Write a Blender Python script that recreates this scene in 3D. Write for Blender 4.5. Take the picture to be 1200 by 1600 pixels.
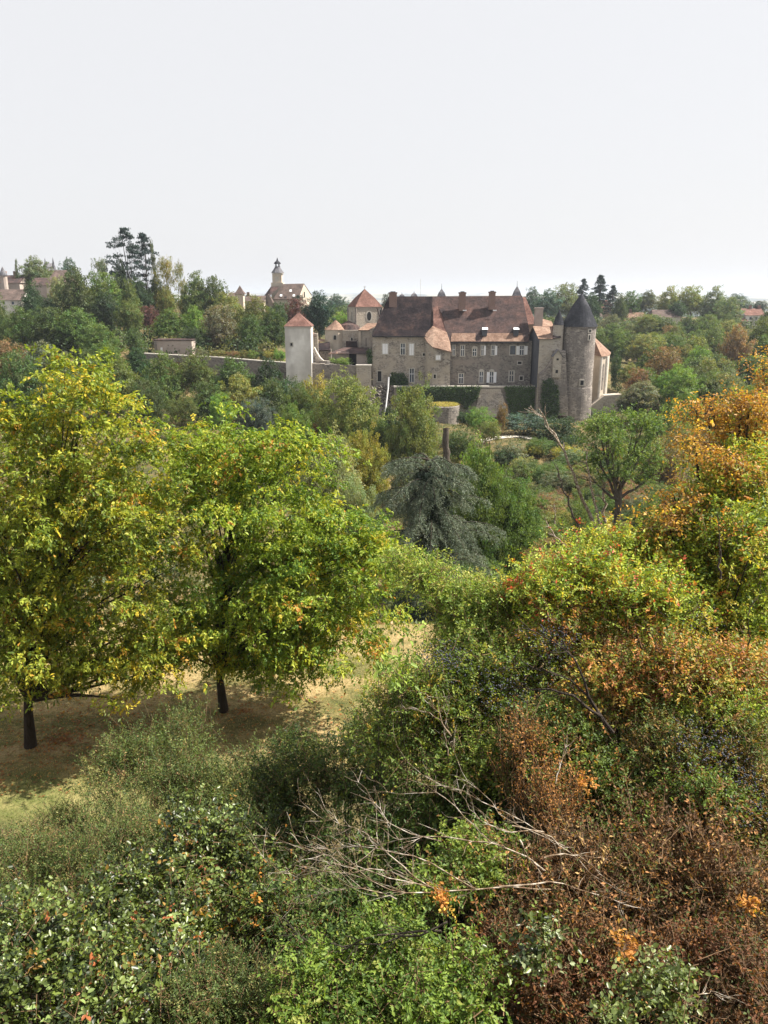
import bpy, math, random
import numpy as np
from mathutils import Vector
for o in list(bpy.data.objects): bpy.data.objects.remove(o)
R = math.radians
SC = bpy.context.scene
COL = SC.collection
# ------------------------------------------------------------------ camera
F = 1202.0; PITCH = R(15.7); CZ = 12.5
cam_d = bpy.data.cameras.new('camera'); cam = bpy.data.objects.new('camera', cam_d); COL.objects.link(cam)
cam.location = (0, 0, CZ); cam.rotation_euler = (R(90) - PITCH, 0, 0)
cam_d.sensor_fit = 'VERTICAL'; cam_d.sensor_height = 36; cam_d.lens = 36 * F / 1600
cam_d.clip_start = .05; cam_d.clip_end = 20000
SC.camera = cam
# ------------------------------------------------------------------ sky and sun
SUN_EL, SUN_AZ = R(50), R(82)          # azimuth clockwise from +Y
w = bpy.data.worlds.new("World"); SC.world = w; w.use_nodes = True
nt = w.node_tree; nt.nodes.clear()
sky = nt.nodes.new('ShaderNodeTexSky'); sky.sky_type = 'NISHITA'; sky.sun_disc = False
sky.sun_elevation = SUN_EL; sky.sun_rotation = SUN_AZ; sky.dust_density = 4; sky.air_density = 1.0
mx = nt.nodes.new('ShaderNodeMix'); mx.data_type = 'RGBA'; mx.inputs[0].default_value = .93
mx.inputs[7].default_value = (3.52, 3.5, 3.55, 1)
bg = nt.nodes.new('ShaderNodeBackground'); bg.inputs[1].default_value = .10
wo = nt.nodes.new('ShaderNodeOutputWorld')
nt.links.new(sky.outputs[0], mx.inputs[6]); nt.links.new(mx.outputs[2], bg.inputs[0]); nt.links.new(bg.outputs[0], wo.inputs[0])
sd = bpy.data.lights.new('sun', 'SUN'); sd.energy = 5.0; sd.angle = R(.6); sd.color = (1, .93, .82)
sun = bpy.data.objects.new('sun', sd); COL.objects.link(sun)
sv = Vector((math.sin(SUN_AZ) * math.cos(SUN_EL), math.cos(SUN_AZ) * math.cos(SUN_EL), math.sin(SUN_EL)))
sun.rotation_euler = sv.to_track_quat('Z', 'Y').to_euler(); sun.location = (40, 0, 60)
SC.view_settings.view_transform = 'Standard'; SC.view_settings.look = 'None'
SC.view_settings.exposure = 1.32; SC.view_settings.gamma = 1
try: SC.view_settings.use_curve_mapping = False
except Exception: pass
SC.render.engine = 'CYCLES'
cy = SC.cycles
cy.max_bounces = 6; cy.diffuse_bounces = 3; cy.glossy_bounces = 2; cy.transmission_bounces = 3; cy.transparent_max_bounces = 4; cy.volume_bounces = 0
cy.use_denoising = True; cy.denoiser = 'OPENIMAGEDENOISE'; cy.denoising_input_passes = 'RGB_ALBEDO_NORMAL'; cy.denoising_prefilter = 'ACCURATE'
# ------------------------------------------------------------------ helpers
cp, sp = math.cos(PITCH), math.sin(PITCH)
def P(px, py, D):
    u = (px - 600) / F; v = (800 - py) / F; t = D / (cp + v * sp)
    return np.array((t * u, D, CZ + t * (-sp + v * cp)))
def SCL(py, D):                                     # metres per photo pixel
    v = (800 - py) / F; return D / (cp + v * sp) / F
RNG = np.random.default_rng(7); random.seed(7)

US = np.array([-1, -.5, -.3, -.14, 0, .1, .2, .27, .35, .5, 1.])
ROWS = [
 (-40, [10.9]*11), (0, [10.9]*11), (1.2, [10.4]*11), (3, [6.8]*11), (5, [5, 5, 5, 5, 5, 5, 5.2, 5.4, 5.5, 5.5, 5.5]),
 (8, [2.8, 2.8, 2.8, 2.9, 3, 3.6, 4.2, 4.5, 4.8, 4.8, 4.8]), (11, [1, 1.2, 1.3, 1.4, 1.6, 2.8, 4, 4.6, 5, 5, 5]),
 (14, [.3, .3, .5, .6, .6, 1.2, 2.4, 4, 4.6, 5, 5]), (17, [0, 0, 0, .1, .1, .3, 1.2, 3, 4, 4.5, 4.5]),
 (20, [0, 0, 0, 0, 0, 0, .3, 1.6, 3, 3.5, 3.5]), (28, [0, 0, 0, 0, 0, 0, -1, -1.5, -1.5, -1, -1]),
 (40, [-3, -4, -5, -5.4, -5.4, -6, -8, -8, -8, -7, -7]), (60, [-8, -9, -11, -12, -12, -12, -13, -13, -12, -11, -11]),
 (85, [-10, -10, -12, -14, -14, -14, -14, -14, -13, -12, -12]), (120, [-8, -8, -9, -11, -11.4, -11.4, -11.4, -12, -12, -12, -12]),
 (145, [-4, -5, -6, -9, -10, -10, -10, -9.5, -10, -11, -11]), (153.5, [-2, -3, -5.5, -8, -9, -9.5, -9.5, -8, -9.5, -10, -10]),
 (156, [-1, -2, .1, -.8, -4.6, -5, -5, -7, -9, -9.5, -9.5]),
 (165, [1, .5, .4, .2, -4.6, -4.6, -5, -6.5, -8.5, -9, -9]), (200, [6, 6, 5, 3, 0, 0, -2, -5, -7, -7, -7]),
 (230, [10.5, 10.5, 9.5, 6, 3, 2, 0, -3, -4, -4, -4]), (270, [11, 11, 10, 8, 4, 3, 2, 1, 1, 1, 1]),
 (320, [9, 9, 9, 7, 4, 4, 4, 4, 4, 3.5, 3.5]), (400, [2, 2, 2, 0, -2, -2, 1, 2, 2, 1, 1]), (600, [-18]*11), (1000, [-30]*11),
 (3200, [-34]*11), (4500, [-28, -25, -20, -24, -26, -25, -24, -24, -25, -24, -20]), (6000, [0, 4, 10, 12, 5, 2, 2, -4, -2, 0, 4]), (8500, [30, 34, 36, 28, 26, 26, 24, 22, 20, 18, 15]), (9500, [5]*11)]
RD = np.array([r[0] for r in ROWS], float); RH = np.array([r[1] for r in ROWS], float)
def hgt(x, y):
    x = np.asarray(x, float); y = np.asarray(y, float)
    u = np.clip(x / np.maximum(y, 12.), -1, 1); yy = np.clip(y, -40, 9500)
    i = np.clip(np.searchsorted(RD, yy) - 1, 0, len(RD) - 2); f = (yy - RD[i]) / (RD[i + 1] - RD[i])
    j = np.clip(np.searchsorted(US, u) - 1, 0, len(US) - 2); g = (u - US[j]) / (US[j + 1] - US[j])
    h = (RH[i, j] * (1 - g) + RH[i, j + 1] * g) * (1 - f) + (RH[i + 1, j] * (1 - g) + RH[i + 1, j + 1] * g) * f
    amp = np.clip((y - 28) / 60, 0, 1) * .5 + .03 + np.clip((y - 1000) / 4000, 0, 1) * 14
    fr = np.where(y > 1000, .003, .13)
    return h + amp * (np.sin(x * fr + 1.3) * np.cos(y * fr * 1.3 + .5) + .6 * np.sin(x * fr * 2.3 + y * fr * 1.7))
def hit(px, py):
    for D in np.concatenate([np.arange(8, 400, .5), np.arange(400, 6000, 10)]):
        p = P(px, py, D)
        if p[2] <= hgt(p[0], p[1]): return p
    return p

def nrm(a): return a / np.maximum(np.linalg.norm(a, axis=-1, keepdims=True), 1e-9)
def obj(name, me, mat, parent=None, loc=None, smooth=False):
    o = bpy.data.objects.new(name, me); COL.objects.link(o)
    if mat is not None and len(me.materials) == 0: me.materials.append(mat)
    if parent is not None: o.parent = parent
    if loc is not None: o.location = loc
    return o
def tag(o, label, cat, group=None, kind=None):
    o['label'] = label; o['category'] = cat
    if group: o['group'] = group
    if kind: o['kind'] = kind
    return o
def struct(o, label, cat):
    o['label'] = label; o['category'] = cat; o['kind'] = 'structure'; return o
def thing(name, loc, label, cat, group=None):
    o = bpy.data.objects.new(name, None); COL.objects.link(o); o.location = tuple(float(a) for a in loc); o.empty_display_size = .3
    return tag(o, label, cat, group)
def rawmesh(name, V, faces_flat, sizes, col=None, smooth=False):
    me = bpy.data.meshes.new(name); nV = len(V)
    me.vertices.add(nV); me.vertices.foreach_set('co', np.asarray(V, np.float32).ravel())
    me.loops.add(len(faces_flat)); me.loops.foreach_set('vertex_index', np.asarray(faces_flat, np.int32))
    sizes = np.asarray(sizes, np.int32); me.polygons.add(len(sizes))
    me.polygons.foreach_set('loop_start', np.concatenate([[0], np.cumsum(sizes)[:-1]]).astype(np.int32))
    if smooth: me.polygons.foreach_set('use_smooth', np.ones(len(sizes), bool))
    me.update(calc_edges=True)
    if col is not None:
        a = me.color_attributes.new('tone', 'FLOAT_COLOR', 'POINT')
        c = np.ones((nV, 4), np.float32); c[:, :3] = col; a.data.foreach_set('color', c.ravel())
    return me
# --- leaves: A axis, N normal, L length
def leafmesh(name, Pp, A, N, L, ratio, col, oval=False, fold=.18):
    A = nrm(A); S = nrm(np.cross(A, N)); N = np.cross(S, A); L = np.asarray(L)[:, None]; n = len(Pp)
    W = L * ratio / 2
    if not oval:
        V = np.stack([Pp, Pp + A * L * .45 + S * W + N * W * fold * 2, Pp + A * L - N * L * .06, Pp + A * L * .45 - S * W + N * W * fold * 2], 1)
        f = (np.arange(n)[:, None] * 4 + np.array([0, 1, 2, 0, 2, 3])).ravel(); s = np.full(n * 2, 3); k = 4
    else:
        V = np.stack([Pp, Pp + A * L * .25 + S * W * .85 + N * W * fold * 1.6, Pp + A * L * .62 + S * W * .9 + N * W * fold * 1.6, Pp + A * L - N * L * .08,
                      Pp + A * L * .62 - S * W * .9 + N * W * fold * 1.6, Pp + A * L * .25 - S * W * .85 + N * W * fold * 1.6], 1)
        f = (np.arange(n)[:, None] * 6 + np.array([0, 1, 2, 3, 0, 3, 4, 5])).ravel(); s = np.full(n * 2, 4); k = 6
    return rawmesh(name, V.reshape(-1, 3), f, s, np.repeat(col, k, 0))
def tubes(name, paths, radii, sides=4, col=None):
    """paths (n,k,3) radii (n,k)"""
    paths = np.asarray(paths, float); radii = np.asarray(radii, float); n, k, _ = paths.shape
    T = np.gradient(paths, axis=1); T = nrm(T)
    ref = np.where(np.abs(T[..., 2:3]) > .8, np.array([1., 0, 0]), np.array([0, 0, 1.]))
    S = nrm(np.cross(T, ref)); B = np.cross(T, S)
    a = np.arange(sides) * 2 * np.pi / sides
    V = paths[:, :, None] + radii[:, :, None, None] * (S[:, :, None] * np.cos(a)[None, None, :, None] + B[:, :, None] * np.sin(a)[None, None, :, None])
    base = (np.arange(n)[:, None, None] * k + np.arange(k - 1)[None, :, None]) * sides
    j = np.arange(sides)[None, None, :]; j2 = (j + 1) % sides
    f = np.stack([base + j, base + j2, base + sides + j2, base + sides + j], -1).reshape(-1)
    c = None if col is None else np.repeat(col, k * sides, 0)
    return rawmesh(name, V.reshape(-1, 3), f, np.full(len(f) // 4, 4), c, True)
def joinm(name, parts):
    """join tube meshes (python-side)"""
    import bmesh
    bm = bmesh.new()
    for p in parts: bm.from_mesh(p)
    me = bpy.data.meshes.new(name); bm.to_mesh(me); bm.free()
    for p in me.polygons: p.use_smooth = True
    return me
# ------------------------------------------------------------------ materials
def mat(name):
    m = bpy.data.materials.new(name); m.use_nodes = True; n = m.node_tree.nodes; n.clear()
    return m, n, m.node_tree.links
def N_(n, t, **k):
    x = n.new(t)
    for a, b in k.items(): setattr(x, a, b)
    return x
def ramp(n, stops):
    r = n.new('ShaderNodeValToRGB'); e = r.color_ramp.elements
    while len(e) < len(stops): e.new(.5)
    for i, (p, c) in enumerate(stops): e[i].position = p; e[i].color = (*c, 1)
    return r
def leaf_mat(name, trans=.36, rough=.5, spec=.25, gain=1.5):
    m, n, l = mat(name)
    at = N_(n, 'ShaderNodeAttribute', attribute_name='tone'); oi = n.new('ShaderNodeObjectInfo')
    mu = N_(n, 'ShaderNodeMix', data_type='RGBA', blend_type='MULTIPLY'); mu.inputs[0].default_value = 1
    vm = N_(n, 'ShaderNodeVectorMath', operation='SCALE'); vm.inputs['Scale'].default_value = gain
    l.new(at.outputs['Color'], vm.inputs[0]); l.new(vm.outputs[0], mu.inputs[6]); l.new(oi.outputs['Color'], mu.inputs[7])
    pb = n.new('ShaderNodeBsdfPrincipled'); pb.inputs['Roughness'].default_value = rough; pb.inputs['Specular IOR Level'].default_value = spec
    tr = n.new('ShaderNodeBsdfTranslucent'); hs = N_(n, 'ShaderNodeMix', data_type='RGBA', blend_type='MULTIPLY'); hs.inputs[0].default_value = 1
    hs.inputs[7].default_value = (1.5, 1.45, .6, 1)
    l.new(mu.outputs[2], pb.inputs['Base Color']); l.new(mu.outputs[2], hs.inputs[6]); l.new(hs.outputs[2], tr.inputs[0])
    ms = n.new('ShaderNodeMixShader'); ms.inputs[0].default_value = trans
    l.new(pb.outputs[0], ms.inputs[1]); l.new(tr.outputs[0], ms.inputs[2])
    o = n.new('ShaderNodeOutputMaterial'); l.new(ms.outputs[0], o.inputs[0]); return m
M = {}
M['leaf'] = leaf_mat('leaf')
M['needle'] = leaf_mat('needle', .15, .6, .25, 1.2)
M['glossy_leaf'] = leaf_mat('glossy_leaf', .3, .38, .5, 1.4)
M['dry_leaf'] = leaf_mat('dry_leaf', .3, .65, .2, 1.2)
def simple(name, c1, c2, scale=4, rough=.85, bump=.3, detail=6, stops=None, coord='Object', bscale=None, stretch=(1, 1, 1), spec=.2, stain=None):
    m, n, l = mat(name)
    tc = n.new('ShaderNodeTexCoord'); mp = n.new('ShaderNodeMapping'); mp.inputs['Scale'].default_value = stretch
    l.new(tc.outputs[coord], mp.inputs[0])
    no = n.new('ShaderNodeTexNoise'); no.inputs['Scale'].default_value = scale; no.inputs['Detail'].default_value = detail; no.inputs['Roughness'].default_value = .65
    l.new(mp.outputs[0], no.inputs['Vector'])
    r = ramp(n, stops or [(.3, c1), (.7, c2)]); l.new(no.outputs[0], r.inputs[0])
    colr = r.outputs[0]
    if stain:
        n2 = n.new('ShaderNodeTexNoise'); n2.inputs['Scale'].default_value = stain[0]; n2.inputs['Detail'].default_value = 3
        mp2 = n.new('ShaderNodeMapping'); mp2.inputs['Scale'].default_value = stain[2]; l.new(tc.outputs[coord], mp2.inputs[0]); l.new(mp2.outputs[0], n2.inputs['Vector'])
        rr = ramp(n, [(.42, (0, 0, 0)), (.58, (1, 1, 1))]); l.new(n2.outputs[0], rr.inputs[0])
        mm = N_(n, 'ShaderNodeMix', data_type='RGBA'); l.new(rr.outputs[0], mm.inputs[0]); l.new(colr, mm.inputs[6]); mm.inputs[7].default_value = (*stain[1], 1)
        m2 = N_(n, 'ShaderNodeMath', operation='MULTIPLY'); m2.inputs[1].default_value = .75; l.new(rr.outputs[0], m2.inputs[0]); l.new(m2.outputs[0], mm.inputs[0])
        colr = mm.outputs[2]
    pb = n.new('ShaderNodeBsdfPrincipled'); pb.inputs['Roughness'].default_value = rough; pb.inputs['Specular IOR Level'].default_value = spec
    l.new(colr, pb.inputs['Base Color'])
    bn = n.new('ShaderNodeTexNoise'); bn.inputs['Scale'].default_value = bscale or scale * 3; bn.inputs['Detail'].default_value = 5; l.new(mp.outputs[0], bn.inputs['Vector'])
    b = n.new('ShaderNodeBump'); b.inputs['Strength'].default_value = bump; b.inputs['Distance'].default_value = .1
    l.new(bn.outputs[0], b.inputs['Height']); l.new(b.outputs[0], pb.inputs['Normal'])
    o = n.new('ShaderNodeOutputMaterial'); l.new(pb.outputs[0], o.inputs[0]); return m
def rubble(name, c1, c2, c3, mortar, vs=2.6, bump=.6, stain=None):
    """rubble masonry: stones of uneven tone in mortar, patches of old render"""
    m, n, l = mat(name)
    tc = n.new('ShaderNodeTexCoord'); mp = n.new('ShaderNodeMapping'); mp.inputs['Scale'].default_value = (1, 1, 1.7); l.new(tc.outputs['Object'], mp.inputs[0])
    vo = n.new('ShaderNodeTexVoronoi'); vo.inputs['Scale'].default_value = vs; l.new(mp.outputs[0], vo.inputs['Vector'])
    ve = n.new('ShaderNodeTexVoronoi'); ve.feature = 'DISTANCE_TO_EDGE'; ve.inputs['Scale'].default_value = vs; l.new(mp.outputs[0], ve.inputs['Vector'])
    r = ramp(n, [(.1, c1), (.5, c2), (.9, c3)])
    sx = n.new('ShaderNodeSeparateColor'); l.new(vo.outputs['Color'], sx.inputs[0]); l.new(sx.outputs[0], r.inputs[0])
    er = ramp(n, [(.02, (1, 1, 1)), (.09, (0, 0, 0))]); l.new(ve.outputs['Distance'], er.inputs[0])
    m1 = N_(n, 'ShaderNodeMix', data_type='RGBA'); l.new(er.outputs[0], m1.inputs[0]); l.new(r.outputs[0], m1.inputs[6]); m1.inputs[7].default_value = (*mortar, 1)
    no = n.new('ShaderNodeTexNoise'); no.inputs['Scale'].default_value = .5; no.inputs['Detail'].default_value = 8; no.inputs['Roughness'].default_value = .6; l.new(tc.outputs['Object'], no.inputs['Vector'])
    pr = ramp(n, [(.44, (0, 0, 0)), (.58, (1, 1, 1))]); l.new(no.outputs[0], pr.inputs[0])
    pm = N_(n, 'ShaderNodeMath', operation='MULTIPLY'); pm.inputs[1].default_value = .85; l.new(pr.outputs[0], pm.inputs[0])
    m2 = N_(n, 'ShaderNodeMix', data_type='RGBA'); l.new(pm.outputs[0], m2.inputs[0]); l.new(m1.outputs[2], m2.inputs[6]); m2.inputs[7].default_value = (*(stain or mortar), 1)
    pb = n.new('ShaderNodeBsdfPrincipled'); pb.inputs['Roughness'].default_value = .9; pb.inputs['Specular IOR Level'].default_value = .15
    l.new(m2.outputs[2], pb.inputs['Base Color'])
    b = n.new('ShaderNodeBump'); b.inputs['Strength'].default_value = bump; b.inputs['Distance'].default_value = .15
    l.new(ve.outputs['Distance'], b.inputs['Height']); l.new(b.outputs[0], pb.inputs['Normal'])
    o = n.new('ShaderNodeOutputMaterial'); l.new(pb.outputs[0], o.inputs[0]); return m
def tiles(name, c1, c2, c3, row=.28):
    m, n, l = mat(name)
    tc = n.new('ShaderNodeTexCoord'); wv = n.new('ShaderNodeTexWave'); wv.bands_direction = 'Z'; wv.wave_profile = 'SAW'
    wv.inputs['Scale'].default_value = .3 / row * 1.1; wv.inputs['Distortion'].default_value = .6; l.new(tc.outputs['Object'], wv.inputs[0])
    no = n.new('ShaderNodeTexNoise'); no.inputs['Scale'].default_value = .42; no.inputs['Detail'].default_value = 8; no.inputs['Roughness'].default_value = .68; l.new(tc.outputs['Object'], no.inputs['Vector'])
    r = ramp(n, [(.36, c1), (.5, c2), (.64, c3)]); l.new(no.outputs[0], r.inputs[0])
    vo = n.new('ShaderNodeTexVoronoi'); vo.inputs['Scale'].default_value = 4; l.new(tc.outputs['Object'], vo.inputs['Vector'])
    sx = n.new('ShaderNodeSeparateColor'); l.new(vo.outputs['Color'], sx.inputs[0])
    mr = n.new('ShaderNodeMapRange'); mr.inputs[3].default_value = .75; mr.inputs[4].default_value = 1.22; l.new(sx.outputs[0], mr.inputs[0])
    mu = N_(n, 'ShaderNodeMix', data_type='RGBA', blend_type='MULTIPLY'); mu.inputs[0].default_value = 1
    l.new(r.outputs[0], mu.inputs[6]); l.new(mr.outputs[0], mu.inputs[7])
    pb = n.new('ShaderNodeBsdfPrincipled'); pb.inputs['Roughness'].default_value = .95; pb.inputs['Specular IOR Level'].default_value = .04
    l.new(mu.outputs[2], pb.inputs['Base Color'])
    b = n.new('ShaderNodeBump'); b.inputs['Strength'].default_value = .5; b.inputs['Distance'].default_value = .05; l.new(wv.outputs[0], b.inputs['Height']); l.new(b.outputs[0], pb.inputs['Normal'])
    o = n.new('ShaderNodeOutputMaterial'); l.new(pb.outputs[0], o.inputs[0]); return m
M['bark'] = simple('bark', (.045, .035, .028), (.12, .1, .08), 9, stretch=(1, 1, .25), bump=.8)
M['bark_dark'] = simple('bark_dark', (.02, .015, .012), (.055, .042, .033), 9, stretch=(1, 1, .25), bump=.8)
M['twig'] = simple('twig', (.10, .06, .035), (.22, .14, .08), 14, bump=.2)
M['deadwood'] = simple('deadwood', (.22, .18, .14), (.55, .5, .45), 9, bump=.3, stops=[(.38, (.1, .06, .035)), (.48, (.2, .15, .1)), (.56, (.36, .31, .25)), (.66, (.55, .5, .45))])
M['stone'] = rubble('stone', (.14, .12, .11), (.235, .205, .18), (.37, .335, .295), (.33, .3, .26), stain=(.39, .34, .28))
M['stone_dark'] = rubble('stone_dark', (.085, .078, .073), (.155, .14, .128), (.25, .225, .2), (.22, .2, .18), stain=(.245, .215, .19))
M['stone_pale'] = rubble('stone_pale', (.25, .22, .19), (.33, .3, .26), (.42, .38, .33), (.4, .36, .31), stain=(.42, .37, .31))
M['tower_stone'] = rubble('tower_stone', (.14, .125, .115), (.24, .21, .19), (.35, .315, .28), (.3, .27, .24), 2.6, stain=(.17, .15, .14))
M['render'] = simple('render', (.6, .57, .53), (.78, .75, .71), .7, bump=.2, stain=(.3, (.4, .37, .34), (1, 1, .45)))
M['render_warm'] = simple('render_warm', (.42, .36, .29), (.56, .49, .41), .8, bump=.15)
M['render_pink'] = simple('render_pink', (.33, .27, .24), (.42, .36, .32), .8, bump=.15)
M['slate_and_shade'] = simple('slate_and_shade', (.05, .054, .07), (.1, .105, .12), 1.4, bump=.3, stretch=(1, 1, .4))  # dark blue-grey: roof dormers, and painted shade on the cross-wing gable
M['trim'] = simple('trim', (.38, .35, .31), (.5, .47, .42), 2, bump=.1)
M['coping'] = simple('coping', (.4, .37, .33), (.62, .58, .52), 1.5, bump=.2)
M['white'] = simple('white_paint', (.7, .7, .72), (.82, .82, .84), 2, bump=.05, rough=.6)
M['glass'] = simple('glass', (.02, .025, .035), (.07, .09, .13), 1.2, rough=.15, bump=.02, spec=.6)
M['void'] = simple('dark_opening', (.012, .012, .014), (.03, .03, .03), 1, bump=0)
M['tile_dark'] = tiles('tile_dark', (.013, .011, .013), (.024, .019, .021), (.05, .034, .031))
M['tile_brown'] = tiles('tile_brown', (.05, .041, .043), (.08, .057, .054), (.12, .075, .066))
M['tile_red'] = tiles('tile_red', (.115, .065, .055), (.16, .09, .075), (.215, .125, .104))
M['tile_orange'] = tiles('tile_orange', (.16, .1, .074), (.22, .145, .11), (.28, .2, .155))
M['tile_grey'] = tiles('tile_grey', (.08, .062, .056), (.11, .085, .076), (.15, .11, .098))
M['slate'] = tiles('slate', (.025, .027, .032), (.04, .042, .05), (.065, .066, .075), .2)
M['slate_light'] = tiles('slate_light', (.1, .1, .115), (.14, .14, .155), (.2, .19, .2), .2)
M['brick'] = simple('brick', (.17, .11, .095), (.25, .17, .145), 5, bump=.3)
M['pathm'] = simple('pale_gravel', (.42, .38, .32), (.6, .56, .5), 2, bump=.2)
# ground: zone attribute decides which cover it carries
def ground_mat():
    m, n, l = mat('ground_cover')
    tc = n.new('ShaderNodeTexCoord')
    def noise(s, d=6, ro=.6, st=(1, 1, 1)):
        mp = n.new('ShaderNodeMapping'); mp.inputs['Scale'].default_value = st; l.new(tc.outputs['Object'], mp.inputs[0])
        x = n.new('ShaderNodeTexNoise'); x.inputs['Scale'].default_value = s; x.inputs['Detail'].default_value = d; x.inputs['Roughness'].default_value = ro; l.new(mp.outputs[0], x.inputs['Vector']); return x
    a = noise(.5, 9, .72, (1, 1.6, 1)); ra = ramp(n, [(.3, (.07, .085, .028)), (.45, (.17, .15, .06)), (.56, (.33, .25, .12)), (.75, (.42, .32, .17))]); l.new(a.outputs[0], ra.inputs[0])
    f = noise(14, 3); rf = ramp(n, [(.3, (.62, .62, .62)), (.7, (1.2, 1.2, 1.2))]); l.new(f.outputs[0], rf.inputs[0])
    mm = N_(n, 'ShaderNodeMix', data_type='RGBA', blend_type='MULTIPLY'); mm.inputs[0].default_value = 1; l.new(ra.outputs[0], mm.inputs[6]); l.new(rf.outputs[0], mm.inputs[7])
    b = noise(.16, 10, .75); rb = ramp(n, [(.3, (.03, .04, .016)), (.45, (.07, .07, .03)), (.55, (.15, .115, .055)), (.7, (.24, .165, .09))]); l.new(b.outputs[0], rb.inputs[0])
    c = noise(.0045, 4, .5, (1, .45, 1)); rc = ramp(n, [(.36, (.02, .035, .03)), (.47, (.05, .065, .045)), (.5, (.32, .28, .2)), (.6, (.14, .15, .08)), (.64, (.36, .31, .23))]); rc.color_ramp.interpolation = 'LINEAR'; l.new(c.outputs[0], rc.inputs[0])
    z = N_(n, 'ShaderNodeAttribute', attribute_name='tone'); s = n.new('ShaderNodeSeparateColor'); l.new(z.outputs['Color'], s.inputs[0])
    m1 = N_(n, 'ShaderNodeMix', data_type='RGBA'); l.new(s.outputs[0], m1.inputs[0]); l.new(rb.outputs[0], m1.inputs[6]); l.new(mm.outputs[2], m1.inputs[7])
    m2 = N_(n, 'ShaderNodeMix', data_type='RGBA'); l.new(s.outputs[1], m2.inputs[0]); l.new(m1.outputs[2], m2.inputs[6]); l.new(rc.outputs[0], m2.inputs[7])
    gr = N_(n, 'ShaderNodeMix', data_type='RGBA'); l.new(s.outputs[2], gr.inputs[0]); l.new(m2.outputs[2], gr.inputs[6]); gr.inputs[7].default_value = (.11, .15, .04, 1)
    pb = n.new('ShaderNodeBsdfPrincipled'); pb.inputs['Roughness'].default_value = .95; pb.inputs['Specular IOR Level'].default_value = .1; l.new(gr.outputs[2], pb.inputs['Base Color'])
    bn = noise(9, 5); bp = n.new('ShaderNodeBump'); bp.inputs['Strength'].default_value = .7; bp.inputs['Distance'].default_value = .12; l.new(bn.outputs[0], bp.inputs['Height']); l.new(bp.outputs[0], pb.inputs['Normal'])
    o = n.new('ShaderNodeOutputMaterial'); l.new(pb.outputs[0], o.inputs[0]); return m
# ------------------------------------------------------------------ ground
ys = np.concatenate([np.arange(-40, 0, 5), np.arange(0, 40, .5), np.arange(40, 150, 2), [150, 152, 153.5, 155, 156], np.arange(158, 420, 4), np.geomspace(420, 9500, 60)])
us = np.linspace(-1.1, 1.1, 120)
X = us[None, :] * np.maximum(ys, 14)[:, None] * 1.0; Y = np.repeat(ys[:, None], 120, 1); Z = hgt(X, Y)
nr, nc = X.shape
idx = np.arange(nr * nc).reshape(nr, nc); q = np.stack([idx[:-1, :-1], idx[:-1, 1:], idx[1:, 1:], idx[1:, :-1]], -1).reshape(-1)
mead = np.clip((Y - 15.6 - np.clip((X + 4.5) * .5, 0, 2.9)) / 1.2, 0, 1) * (Y < 30) * np.clip((.14 * Y + 1.5 - X) / 1.5, 0, 1)
far = np.clip((Y - 330) / 120, 0, 1)
edge = np.clip((19 - Y) / 2.6, 0, 1) * mead * .6
zone = np.stack([mead, far, edge], -1).reshape(-1, 3)
g = obj('ground', rawmesh('ground', np.stack([X, Y, Z], -1).reshape(-1, 3), q, np.full(len(q) // 4, 4), zone, True), ground_mat())
struct(g, 'rolling ground from the dry meadow down the valley to the far fields', 'ground')

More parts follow.
